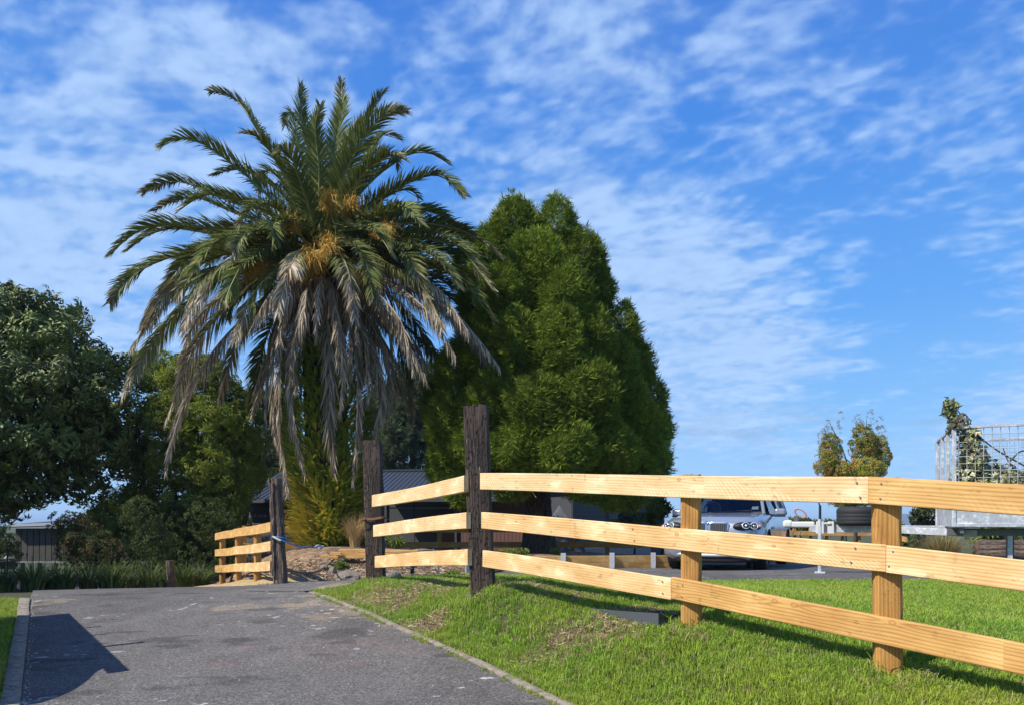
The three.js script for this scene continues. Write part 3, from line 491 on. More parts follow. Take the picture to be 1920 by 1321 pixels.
  pl.forEach(([a, b, c, e, D, w, l], i) => single('plank', board(at(a, b, D), at(c, e, D), 0.045, w * 1.2, { seed: 80 + i, uo: i * 0.4 }), woodMats[2 + i % 2], l, 'plank', 'planks stacked on the mound'));
}

{ // straw and bark litter on the bank
  const R = rng(19), ms = [], cs = [], q = new THREE.Quaternion(), straw = tris([-0.06, 0, 0.004, 0.06, 0.004, 0.003, 0, 0.016, -0.004, -0.06, 0, 0.004, 0, 0.016, -0.004, -0.05, 0.003, -0.004]);
  for (let i = 0; i < 9000; i++) { const x = -5 + 5.2 * R(), d = 11.5 + 3.6 * R() * R() + 0.1; if (bedDist(x, d) < 0.02) continue; q.setFromEuler(new THREE.Euler((R() - 0.5) * 0.9, R() * 6.28, (R() - 0.5) * 0.9)); const k = 0.4 + 1.0 * R(); ms.push(new THREE.Matrix4().compose(V(x, bedH(x, d) + 0.006, -d), q, V(k, k, k))); const v = 0.6 + 0.6 * R(); cs.push(R() < 0.4 ? lin(0.26 * v, 0.17 * v, 0.11 * v) : lin(0.52 * v, 0.40 * v, 0.26 * v)); }
  tag(stuffMesh('bank_litter', straw, std(0xffffff, 0.95), ms, cs, scene), 'dry straw and bark litter over the soil bank', 'litter');
}
// ------------------------------------------------------------------ retaining boards with galvanised posts
{
  const t = thing('retaining_wall', 'low timber retaining wall with galvanised posts along the parking area', 'retaining wall');
  const line = [[-0.74, 12.2], [-0.21, 15.22], [1.0, 15.32], [2.12, 15.52], [3.36, 15.86], [4.0, 19.0]];
  for (let i = 0; i + 1 < line.length; i++) { const [a, b] = [line[i], line[i + 1]]; for (let k = 0; k < 2; k++) { const A = G(a[0], a[1]), B = G(b[0], b[1]); A.y += 0.055 + 0.149 * k; B.y += 0.055 + 0.149 * k; part('board', board(A.lerp(B.clone(), 0.004), B.clone(), 0.145, 0.045, { seg: 6, seed: 90 + i * 3 + k, uo: i * 0.7 + k * 1.1, vo: k * 0.2 }), woodMats[2 + (i + k) % 2], t); } }
  for (const [x, d] of [[-0.74, 12.2], [-0.5, 13.7], [1.03, 15.32], [2.05, 15.5], [2.95, 15.75]]) { const p = G(x + 0.02, d - 0.06); const g = merge([box(0, 0.13, 0.03, 0.10, 0.42, 0.008), box(0, 0.13, -0.03, 0.10, 0.42, 0.008), box(0, 0.13, 0, 0.008, 0.42, 0.052)]); const m = part('steel_post', g, galv, t); m.position.copy(p); m.rotation.y = x < 0 ? -1.4 : -0.15; }
}

// ------------------------------------------------------------------ palm
const leafMat = (c, tr = 0.22, rough = 1) => new THREE.MeshPhysicalMaterial({ color: c, vertexColors: true, roughness: rough, transmission: tr, thickness: 0, specularIntensity: 0.4 });
const frondMat = leafMat(0xffffff, 0.2), rachisMat = { g: std(lin(0.19, 0.20, 0.06), 0.6), h: std(lin(0.27, 0.23, 0.10), 0.7), d: std(lin(0.36, 0.30, 0.22), 0.85) };
// a pinnate frond along a 3-D quadratic from P0 through mid to tip
function frond(P0, mid, tip, kind, seed, axis) {
  const R = rng(seed), ctl = mid.clone().multiplyScalar(2).addScaledVector(P0, -0.5).addScaledVector(tip, -0.5);
  const q0 = new THREE.QuadraticBezierCurve3(P0, ctl, tip), L0 = q0.getLength(), sway = V(R() - 0.5, 0, R() - 0.5).multiplyScalar(0.05 * L0), flat = Math.hypot(tip.x - P0.x, tip.z - P0.z) / L0, hump = (kind === 'd' ? 0.02 : 0.05) * flat * L0 * (0.6 + 0.8 * R());
  const cv = new THREE.CatmullRomCurve3([P0, q0.getPoint(0.25), q0.getPoint(0.5), q0.getPoint(0.78).add(sway).add(V(0, hump, 0)), q0.getPoint(0.92).add(V(0, hump * 0.6, 0)), tip], false, 'centripetal'), L = cv.getLength(), n = Math.round(L / (kind === 'd' ? 0.036 : 0.023)), pos = [], col = [];
  const out = mid.clone().sub(axis).setY(0); if (out.length() < 0.05) out.set(0, 0, 1); out.normalize();
  const limp = kind === 'd' ? 1 : kind === 'h' ? 0.4 : 0, thin = kind === 'd' ? 0.55 + 0.5 * R() : 1, tone = 0.8 + 0.4 * R(), dryTip = kind === 'g' ? 0.90 + 0.2 * R() : kind === 'h' ? 0.45 + 0.4 * R() : -0.2, twist = (R() - 0.5) * 0.9;
  for (let i = 0; i < n; i++) {
    const s = 0.05 + 0.945 * (i + R() * 0.5) / n, p = cv.getPointAt(clamp(s, 0, 1)), T = cv.getTangentAt(clamp(s, 0, 1));
    let N = V(0, 1, 0).addScaledVector(out, -0.55 - 0.3 * Math.max(0, T.y)); N.addScaledVector(T, -N.dot(T)).normalize(); N.applyAxisAngle(T, twist * s);
    const S = T.clone().cross(N).normalize(), env = Math.min(1, 0.4 + 2.6 * s) * Math.pow(1 - 0.70 * Math.max(0, (s - 0.68) / 0.32), 0.85);
    for (const sd of [-1, 1]) {
      if (kind === 'd' && R() < 0.12) continue;
      const len = (s < 0.12 ? 0.3 : 0.60) * env * (0.82 + 0.3 * R()) * (0.75 + 0.25 * L / 4.8) * (limp ? 0.92 : 1) * (limp > 0.9 ? thin * 1.0 : 1);
      const a = (lerp(1.0, 0.50, s) + (R() - 0.5) * 0.22) * lerp(1, 0.62, limp), b = (0.40 + (R() - 0.5) * 0.7) * (1 - limp) - limp * (0.7 + 0.6 * (R() - 0.5));
      const dir = T.clone().multiplyScalar(Math.cos(a)).addScaledVector(S, sd * Math.sin(a) * Math.cos(b)).addScaledVector(N, Math.sin(a) * Math.sin(b)).add(V(0, -limp * (0.15 + 0.4 * R()), 0)).normalize();
      const w = (0.0135 + 0.005 * R()) * (limp ? 0.8 : 1), q = T.clone().cross(dir).cross(dir).normalize(); q.applyAxisAngle(dir, (R() - 0.5) * (1.2 + limp)); 
      const m = p.clone().addScaledVector(dir, len * 0.5), e = p.clone().addScaledVector(dir, len).add(V(0, -len * (0.07 + 0.15 * R() + 0.28 * limp), 0)).addScaledVector(S, limp * (R() - 0.5) * 0.14);
      const A = p.clone().addScaledVector(q, -w * 0.7), B = p.clone().addScaledVector(q, w * 0.7), C = m.clone().addScaledVector(q, w), D = m.clone().addScaledVector(q, -w);
      for (const v of [A, B, C, A, C, D, D, C, e]) pos.push(v.x, v.y, v.z);
      const dry = kind === 'd' ? 1 : ss(dryTip - 0.12, dryTip + 0.12, s + (R() - 0.5) * 0.25), k = tone * (0.8 + 0.4 * R());
      const gcol = R() < 0.3 ? [0.20, 0.215, 0.06] : [0.125, 0.155, 0.04], dcol = R() < 0.45 ? [0.22, 0.17, 0.115] : [0.55, 0.465, 0.345];
      const c = gcol.map((x, j) => lerp(x, dcol[j], dry) * k);
      for (let z = 0; z < 9; z++) col.push(...c);
    }
  }
  const rp = []; for (let i = 0; i <= 8; i++) rp.push(cv.getPointAt(i / 8));
  return [tris(pos, col), tube(rp, 0.042 * (limp ? 0.8 : 1), 18, 5, 0.008)];
}
{
  const PX = 603, D0 = 18, base = BG((618 - 960) * D0 / F, D0), axis = at(PX, 470, D0);
  const t = thing('palm_tree', 'tall date palm with arching green fronds and a skirt of dead ones', 'palm tree');
  const head = at(PX, 452, D0), R = rng(9);
  // trunk with its swollen head of old frond bases
  const rings = [], H = head.y - base.y; for (let i = 0; i <= 60; i++) { const s = i / 60, y = base.y - 0.3 + (H + 0.3) * s, r = lerp(0.60, 0.5, ss(0, 0.3, s)) + 0.16 * ss(0.68, 0.86, s) - 0.42 * ss(0.9, 1.0, s), ring = []; for (let j = 0; j < 28; j++) { const a = j / 28 * 6.283, row = Math.floor(i / 2), scar = 0.03 * ((j + row * 2) % 4 < 2 ? 1 : -0.4) * (i % 2 ? 1 : 0.3); ring.push(V(lerp(base.x, head.x, s) + Math.cos(a) * (r + scar), y, base.z - Math.sin(a) * (r + scar))); } rings.push(ring); }
  part('trunk', loft(rings, { crease: 0.4 }), new THREE.MeshStandardMaterial({ map: rep(oldTex, 1, 1), color: lin(1.3, 1.15, 0.95), roughness: 0.95 }), t);
  // surveyed fronds: [mid px, mid py, tip px, tip py, mid nearer(-)/farther(+), tip, kind]
  const list = [
    [492, 262, 392, 172, 0.5, 0.9, 'g'], [440, 312, 300, 276, -0.5, -1.0, 'g'], [415, 372, 266, 362, 0.8, 1.4, 'g'], [440, 400, 286, 397, 1.4, 2.2, 'g'], [385, 428, 206, 478, -0.4, -0.8, 'g'], [400, 448, 236, 472, 1.1, 1.8, 'g'], [372, 480, 204, 570, -0.9, -1.7, 'g'],
    [583, 290, 562, 156, 0.4, 0.6, 'g'], [626, 290, 641, 150, 0.7, 0.9, 'g'], [598, 312, 600, 196, -0.7, -1.1, 'g'], [655, 285, 722, 172, -0.2, -0.3, 'g'], [664, 290, 765, 208, -0.8, -1.5, 'g'], [642, 310, 688, 218, 1.1, 1.7, 'g'], [690, 300, 750, 262, 1.2, 1.8, 'g'], [722, 318, 842, 308, 0.3, 0.5, 'g'], [745, 352, 872, 368, -0.7, -1.4, 'g'], [720, 372, 785, 372, 1.4, 2.3, 'g'],
    [555, 250, 535, 235, 1.5, 2.2, 'g'], [540, 420, 510, 460, -1.5, -2.4, 'g'], [668, 430, 735, 480, -1.6, -2.6, 'g'], [500, 430, 435, 480, -1.4, -2.3, 'g'], [470, 440, 365, 505, -1.3, -2.2, 'g'], [525, 395, 450, 420, -1.3, -2.2, 'g'], [700, 405, 790, 420, -1.3, -2.2, 'g'],
    [775, 418, 940, 486, -0.4, -0.9, 'g'], [800, 442, 986, 548, 0.3, 0.5, 'g'], [765, 455, 925, 545, -1.1, -1.9, 'g'], [790, 472, 960, 560, 1.0, 1.7, 'g'], [795, 505, 985, 648, -0.2, -0.4, 'g'], [765, 498, 925, 600, -1.2, -2.0, 'g'], [740, 480, 860, 540, -1.6, -2.7, 'g'], [770, 440, 900, 470, 1.3, 2.2, 'g'], [750, 520, 870, 640, 1.4, 2.3, 'g'], [800, 520, 960, 650, 1.0, 1.8, 'g'],
    [420, 510, 245, 655, 0.2, 0.3, 'h'], [420, 520, 228, 740, -0.6, -1.0, 'h'], [400, 530, 262, 620, 1.0, 1.7, 'h'], [450, 560, 310, 790, -1.0, -1.8, 'h'], [445, 545, 330, 690, 0.7, 1.2, 'h'], [490, 575, 412, 750, 0.5, 0.8, 'h'], [520, 590, 466, 770, 0.9, 1.3, 'g'], [460, 515, 340, 620, -1.3, -2.2, 'h'], [480, 500, 372, 570, -1.5, -2.5, 'h'], [510, 540, 440, 640, -1.6, -2.5, 'h'],
    [790, 545, 945, 755, -0.7, -1.3, 'd'], [770, 550, 938, 690, -1.2, -2.0, 'd'], [800, 550, 930, 745, 0.4, 0.7, 'h'], [735, 560, 855, 670, -1.5, -2.4, 'd'], [700, 570, 775, 700, -1.7, -2.5, 'd'], [745, 535, 880, 625, -1.5, -2.4, 'd'], [718, 585, 800, 720, -1.3, -2.0, 'd'], [760, 590, 838, 760, 0.9, 1.4, 'h'], [725, 600, 775, 790, 1.1, 1.6, 'h'],
    [560, 560, 515, 680, -1.6, -2.2, 'd'], [575, 570, 550, 650, -1.8, -2.4, 'd'], [625, 580, 632, 690, -1.7, -2.2, 'd'], [600, 560, 590, 640, -1.9, -2.6, 'd'], [650, 560, 668, 640, -1.8, -2.6, 'd'], [540, 545, 470, 620, -1.7, -2.5, 'd'],
    [470, 385, 335, 395, -0.9, -1.6, 'g'], [505, 345, 400, 330, 1.1, 1.7, 'g'], [530, 320, 455, 250, -0.9, -1.6, 'g'], [670, 340, 760, 300, -1.0, -1.8, 'g'], [450, 465, 300, 545, 0.6, 1.0, 'g'], [455, 480, 330, 560, -1.2, -2.0, 'g'], [740, 395, 870, 440, 0.8, 1.3, 'g'], [560, 335, 520, 285, -1.1, -1.9, 'g'], 
    [655, 470, 700, 560, -1.8, -2.9, 'g'], [700, 470, 800, 560, -1.5, -2.5, 'g'], [500, 480, 420, 570, -1.5, -2.5, 'g'], [715, 520, 830, 620, -1.4, -2.3, 'h'], [560, 500, 520, 590, -1.9, -2.9, 'h'], [640, 510, 665, 600, -1.9, -2.9, 'h'], [430, 490, 285, 600, -0.8, -1.4, 'h'], [780, 525, 930, 690, 0.8, 1.3, 'g'],
    [528, 660, 540, 925, -0.95, -1.25, 'd'], [515, 650, 522, 845, -0.8, -1.15, 'd'], [545, 690, 573, 890, -1.15, -1.3, 'd'], [510, 640, 500, 800, -0.5, -0.9, 'd'], [618, 690, 626, 885, -1.3, -1.4, 'd'], [668, 680, 660, 905, -1.2, -1.35, 'd'], [640, 660, 636, 780, -1.4, -1.6, 'd'], [695, 660, 702, 820, -0.9, -1.1, 'd'], [712, 650, 714, 790, -0.6, -0.8, 'd'], [680, 650, 688, 760, -1.1, -1.3, 'd'], [725, 640, 735, 770, -0.2, -0.2, 'd'], [655, 640, 655, 720, -1.3, -1.5, 'd'], [400, 665, 312, 880, -0.9, -1.6, 'd'], [560, 640, 556, 730, -1.3, -1.5, 'd'],
  ];
  const make = (P0, m, e, k, s) => { const [g, r] = frond(P0, m, e, k, s, axis); const o = part(k === 'g' ? 'frond' : 'dead_frond', g, frondMat, t); part('midrib', r, rachisMat[k], o); };
  list.forEach(([mx, my, tx, ty, dm, dt, k], i) => {
    const low = k === 'd' ? 0.95 : k === 'h' ? 0.75 : my > 440 ? 0.55 : 0.05 + 0.3 * R();
    const m = at(mx, my, D0 + dm * 1.2); m.y += k === 'g' ? (my > 440 ? 0.12 : 0) : ty - my > 130 ? 0.10 : 0.32; const o = V(m.x - axis.x, 0, m.z - axis.z).normalize().multiplyScalar(0.16 + 0.3 * low), P0 = V(axis.x, lerp(head.y + 0.12, head.y - 1.15, low), axis.z).add(o);
    make(P0, m, at(tx, ty, D0 + dt * 1.2), k, 300 + i);
  });
  // the far side of the crown
  for (let i = 0; i < 46; i++) {
    if (i % 3 === 2) continue;
    const a = Math.PI * (0.06 + 0.88 * ((i * 0.618) % 1)), lv = i < 26 ? i / 26 : (i - 26) / 20, k = i < 26 ? 'g' : i < 34 ? 'h' : 'd', el = k === 'g' ? lerp(1.15, 0.0, lv) : lerp(-0.15, -1.2, lv), L = k === 'd' ? 2.9 + 0.9 * R() : 3.8 + 0.9 * R();
    const o = V(Math.cos(a), 0, -Math.sin(a)), P0 = V(axis.x, head.y - (k === 'g' ? 0.4 * lv : 0.9), axis.z).addScaledVector(o, 0.35), m = P0.clone().addScaledVector(o, Math.cos(el) * L * 0.5).add(V(0, Math.sin(el) * L * 0.5, 0)), e = P0.clone().addScaledVector(o, Math.cos(el) * L * 0.86).add(V(0, Math.sin(el) * L * 0.8 - 0.34 * L * 0.8, 0));
    make(P0, m, e, k, 700 + i);
  }
  // flower stalks: sprays of thin orange strands
  const om = std(lin(0.56, 0.35, 0.055), 0.75);
  for (const [px, py, dn, s, up] of [[618, 378, -1.3, 1.35, 0.45], [658, 386, -1.2, 1.2, 0.5], [588, 482, -2.1, 1.45, -0.2], [462, 486, -1.5, 1.5, -0.2], [724, 430, -1.5, 1.15, 0.1], [690, 500, -1.9, 1.3, -0.3], [545, 415, -1.5, 1.0, 0.3], [618, 455, -2.0, 1.3, -0.1], [640, 358, 0.2, 1.0, 0.6], [560, 495, -2.1, 1.1, -0.3]]) {
    const c = at(px, py, D0 + dn * 1.2), root = V(axis.x, c.y - 0.3, axis.z).lerp(c, 0.4), ax = c.clone().sub(root).normalize().add(V(0, up * 0.7, 0)).normalize(), g = [cyl(root, c, 0.022, 0.016, 6)], pos = [];
    for (let i = 0; i < 420; i++) {
      const dir = ax.clone().multiplyScalar(0.55 + 0.5 * R()).add(V(R() - 0.5, R() - 0.5, R() - 0.5).multiplyScalar(1.25)).normalize(), l = s * (0.12 + 0.30 * R()), b = root.clone().lerp(c, 0.62 + 0.42 * R()).add(V(R() - 0.5, R() - 0.5, R() - 0.5).multiplyScalar(0.16 * s)), q = V(R() - 0.5, R() - 0.5, R() - 0.5).cross(dir).normalize().multiplyScalar(0.0048), m = b.clone().addScaledVector(dir, l * 0.55), e = b.clone().addScaledVector(dir, l).add(V((R() - 0.5) * 0.06, -0.45 * l * (0.4 + R()), (R() - 0.5) * 0.06));
      for (const p of [b.clone().sub(q), b.clone().add(q), m.clone().add(q), b.clone().sub(q), m.clone().add(q), m.clone().sub(q), m.clone().sub(q), m.clone().add(q), e]) pos.push(p.x, p.y, p.z);
    }
    part('flower_stalk', merge([g[0], tris(pos)]), om, t);
  }
  // ferns rooted in the trunk
  const fernGeo = (seed) => { const Q = rng(seed), pos = [], n = 15; for (let i = 0; i < n; i++) { const s = (i + 0.5) / n, y = s * 0.92 - 0.18 * s * s, z = 0.08 * s + 0.42 * s * s, l = 0.12 * Math.sin(Math.PI * (0.12 + 0.86 * s)) * (0.8 + 0.4 * Q()); for (const sd of [-1, 1]) { const b = V(0, y, z), e = V(sd * l, y + 0.055 + 0.03 * Q(), z + 0.01 - 0.03 * Q()), c = V(sd * 0.004, y + 0.062, z + 0.012); for (const p of [b, e, c]) pos.push(p.x, p.y, p.z); } } for (const p of [V(-0.008, 0, 0), V(0.008, 0, 0), V(0, 0.45, 0.10)]) pos.push(p.x, p.y, p.z); return tris(pos); };
  const fg = [1, 2, 3].map((s) => fernGeo(s * 11)), fm = [[0.14, 0.22, 0.028], [0.24, 0.32, 0.03], [0.42, 0.42, 0.04], [0.64, 0.51, 0.045]].map((c) => new THREE.MeshPhysicalMaterial({ color: lin(...c), roughness: 1, transmission: 0.38, thickness: 0, specularIntensity: 0.4 }));
  const all = []; for (let i = 0; i < 5600; i++) {
    const h = Math.pow(R(), 1.15) * 4.7, a = R() * 6.283, r = 0.52 + 0.26 * R() + 0.26 * ss(0.6, 2.6, h), x = Math.cos(a) * r, z = Math.sin(a) * r, low = 1 - ss(0.5, 2.2, h), left = ss(0.35, -0.4, x / r);
    const yel = R() < low * (0.12 + 0.75 * left) * 0.85, mid = R() < 0.35 + 0.4 * low; const k = yel ? 3 : mid ? (R() < 0.45 ? 2 : 1) : R() < 0.5 ? 1 : 0;
    all.push({ x: base.x + lerp(0, head.x - base.x, h / H) + x, y: base.y + h - 0.05, z: base.z + z, a, k, s: (0.27 + 0.26 * R()) * (1 + 0.12 * low), tilt: 0.05 + 0.75 * R(), front: z });
  }
  all.sort((p, q) => q.front - p.front);
  const place = (o, f) => { const e = new THREE.Euler(f.tilt, Math.PI / 2 - f.a + (hash2(f.x * 999 | 0, f.y * 999 | 0) - 0.5) * 1.4, 0, 'YXZ'); o.position.set(f.x, f.y, f.z); o.rotation.copy(e); o.scale.set(f.s * 0.85, f.s, f.s); };
  const rest = [[], [], [], []], dummy = new THREE.Object3D();
  all.forEach((f, i) => { if (i < 290) { place(part('fern_frond', fg[i % 3], fm[f.k], t), f); } else { place(dummy, f); dummy.updateMatrix(); rest[f.k].push(dummy.matrix.clone()); } });
  rest.forEach((m, k) => stuffMesh('fern_growth', fg[k % 3], fm[k], m, null, t));
}
// dry grass clump at the palm's foot
function grassClump(name, label, cat, p, n, h, sp, colors, w = 0.006, seed = 1, group, droop = 0.9) {
  const R = rng(seed), pos = [], col = [];
  for (let i = 0; i < n; i++) { const a = R() * 6.283, q = a + (R() - 0.5), r = 0.25 * sp * Math.sqrt(R()), l = h * (0.6 + 0.6 * R()), o = sp * (0.3 + 0.9 * R()), b = V(Math.cos(a) * r, -0.03, Math.sin(a) * r), s = V(-Math.sin(q), 0, Math.cos(q)).multiplyScalar(w * (0.7 + 0.6 * R())); let prev = b; const c = colors[Math.floor(R() * colors.length)], k = 0.75 + 0.5 * R();
    for (let j = 1; j <= 3; j++) { const t = j / 3, e = V(b.x + Math.cos(q) * o * t * t, l * (t - 0.5 * droop * t * t * (o / h)), b.z + Math.sin(q) * o * t * t), w0 = 1 - (j - 1) / 3.2, w1 = j === 3 ? 0 : 1 - j / 3.2; const A = prev.clone().addScaledVector(s, -w0), B = prev.clone().addScaledVector(s, w0), C = e.clone().addScaledVector(s, w1), D = e.clone().addScaledVector(s, -w1); const vs = j === 3 ? [A, B, e] : [A, B, C, A, C, D]; for (const v of vs) { pos.push(v.x, v.y, v.z); col.push(c[0] * k, c[1] * k, c[2] * k); } prev = e; } }
  const t = thing(name, label, cat, p, 0, group); part('leaves', tris(pos, col), new THREE.MeshPhysicalMaterial({ vertexColors: true, roughness: 1, transmission: 0.22, thickness: 0, specularIntensity: 0.4 }), t); return t;
}
grassClump('dry_grass_clump', 'tall clump of dry tan grass at the right foot of the palm', 'grass clump', BG(-3.55, 16.9), 420, 0.80, 0.45, [[0.50, 0.36, 0.16], [0.42, 0.28, 0.12], [0.56, 0.44, 0.22]], 0.008, 3, undefined, 0.7);
grassClump('dry_grass_clump', 'small tuft of dry tan grass behind the plank stack', 'grass clump', BG(-3.15, 17.3), 160, 0.6, 0.36, [[0.46, 0.33, 0.15], [0.36, 0.26, 0.12]], 0.007, 4);

// ------------------------------------------------------------------ trees
const barkTex = texture(512, 512, (u, v, x, y) => { const g = fbm(x / 60, y / 9, 4), f = fbm(x / 8, y / 30 + 30, 3), k = 0.5 + 0.9 * (g - 0.4) + 0.3 * (f - 0.5); return [128 * k, 112 * k, 96 * k]; });
const barkBump = texture(512, 512, (u, v, x, y) => [255 * fbm(x / 60, y / 9, 4)], false);
const bark = new THREE.MeshStandardMaterial({ map: rep(barkTex, 1, 1), bumpMap: rep(barkBump, 1, 1), bumpScale: 0.05, roughness: 0.95 });
const paleBark = new THREE.MeshStandardMaterial({ map: rep(barkTex, 1, 1), color: lin(1.5, 1.45, 1.35), bumpMap: rep(barkBump, 1, 1), bumpScale: 0.02, roughness: 0.9 });
const leafM = (tr = 0.22, spec = 0.4, rough = 1) => new THREE.MeshPhysicalMaterial({ color: 0xffffff, roughness: rough, transmission: tr, thickness: 0, specularIntensity: spec });
// leaf clumps
function needleSpray(seed, n, len, wid, droop) {         // drooping feathery spray
  const R = rng(seed), pos = [];
  for (let i = 0; i < n; i++) {
    const s = R(), a = R() * 6.283, o = V(Math.cos(a) * 0.10 * R(), s * len * 0.45, Math.sin(a) * 0.10 * R()), dir = V(Math.cos(a) * 0.75, 0.75 - droop * (0.4 + R()), Math.sin(a) * 0.75).normalize(), l = len * (0.35 + 0.4 * R()), q = V(R() - 0.5, R() - 0.5, R() - 0.5).cross(dir).normalize().multiplyScalar(wid * (0.6 + 0.8 * R())), e = o.clone().addScaledVector(dir, l).add(V(0, -droop * l * 0.35, 0)), m = o.clone().lerp(e, 0.45).add(V(0, droop * 0.03, 0));
    for (const p of [o, m.clone().add(q), m.clone().sub(q), m.clone().add(q), e, m.clone().sub(q)]) pos.push(p.x, p.y, p.z);
  }
  return tris(pos);
}
function leafRosette(seed, n, len, wid, hang) {           // broad leaves hung round a twig end
  const R = rng(seed), pos = [];
  for (let i = 0; i < n; i++) {
    const a = i / n * 6.283 + R(), up = 0.5 - hang * (0.5 + R()), dir = V(Math.cos(a), up, Math.sin(a)).normalize(), s = dir.clone().cross(V(0, 1, 0)).normalize(), l = len * (0.7 + 0.5 * R()), b = dir.clone().multiplyScalar(0.05 * R()).add(V(0, 0.06 * (R() - 0.5), 0)), nn = s.clone().cross(dir).normalize();
    const m = b.clone().addScaledVector(dir, l * 0.45).addScaledVector(nn, 0.012), e = b.clone().addScaledVector(dir, l).add(V(0, -0.3 * l * hang, 0)), L = m.clone().addScaledVector(s, wid * 0.5).addScaledVector(nn, 0.018), Q = m.clone().addScaledVector(s, -wid * 0.5).addScaledVector(nn, 0.018);
    for (const p of [b, L, m, L, e, m, b, m, Q, m, e, Q]) pos.push(p.x, p.y, p.z);
  }
  return tris(pos);
}
const Y = V(0, 1, 0);
// scatter clumps through a list of lobes [x, y, z, rx, ry, rz]; shell share keeps most near the outside
function crown(parent, lobes, per, geos, mat, { scale = [0.8, 1.3], cols, sag = 0, seed = 1, shell = 0.62, name = 'crown', open = 0, tight = 1, plume = 0 }) {
  const R = rng(seed), mats = geos.map(() => []), cc = geos.map(() => []), q = new THREE.Quaternion(), q2 = new THREE.Quaternion();
  for (const [x, y, z, rx, ry, rz] of lobes) {
    const n = Math.round(per * Math.pow(rx * ry * rz, 2 / 3)), tone = 0.85 + 0.3 * R();
    for (let i = 0; i < n; i++) {
      const u = R() * 2 - 1, a = R() * 6.283, h = Math.sqrt(1 - u * u), nrm = V(Math.cos(a) * h, u, Math.sin(a) * h), r = (R() < shell ? 0.82 + 0.22 * R() : Math.pow(R(), 0.6) * 0.9);
      const bump = (0.74 + 0.54 * fbm(nrm.x * 2.2 + x * 3 + 9, nrm.y * 2.2 + nrm.z * 2.2 + z, 3)) * tight;
      if (open && fbm(nrm.x * 3 + x + 20, nrm.y * 3 + nrm.z * 2 + y, 2) < open) continue;
      const tp = 1 - plume * Math.max(0, nrm.y) ** 1.2, p = V(x + nrm.x * rx * r * bump * tp, y + nrm.y * ry * r * bump * (1 + 0.45 * plume * Math.max(0, nrm.y)), z + nrm.z * rz * r * bump * tp), dir = nrm.clone().add(V((R() - 0.5) * 0.7, -sag + (R() - 0.5) * 0.7, (R() - 0.5) * 0.7)).normalize();
      q.setFromUnitVectors(Y, dir); q2.setFromAxisAngle(Y, R() * 6.283); q.multiply(q2);
      const k = Math.floor(R() * geos.length), s = lerp(scale[0], scale[1], R());
      mats[k].push(new THREE.Matrix4().compose(p, q, V(s, s, s))); const c = cols[Math.floor(R() * cols.length)], v = tone * (0.75 + 0.5 * R()); cc[k].push(lin(c[0] * v, c[1] * v, c[2] * v));
    }
  }
  return geos.map((g, k) => stuffMesh(name, g, mat, mats[k], cc[k], parent));
}
function limbs(parent, root, targets, r0, mat, seed, name = 'branch', stop = 0.8) {
  const R = rng(seed); for (const tgt of targets) { const e = root.clone().lerp(tgt, stop), m = root.clone().lerp(e, 0.5).add(V((R() - 0.5) * 0.5, 0.25 * R(), (R() - 0.5) * 0.5)); part(name, tube([root, m, e], r0 * (0.6 + 0.5 * R()), 12, 6, r0 * 0.18), mat, parent); }
}
const trunkOf = (parent, pts, r0, r1, mat) => part('trunk', tube(pts, r0, 26, 14, r1), mat, parent);

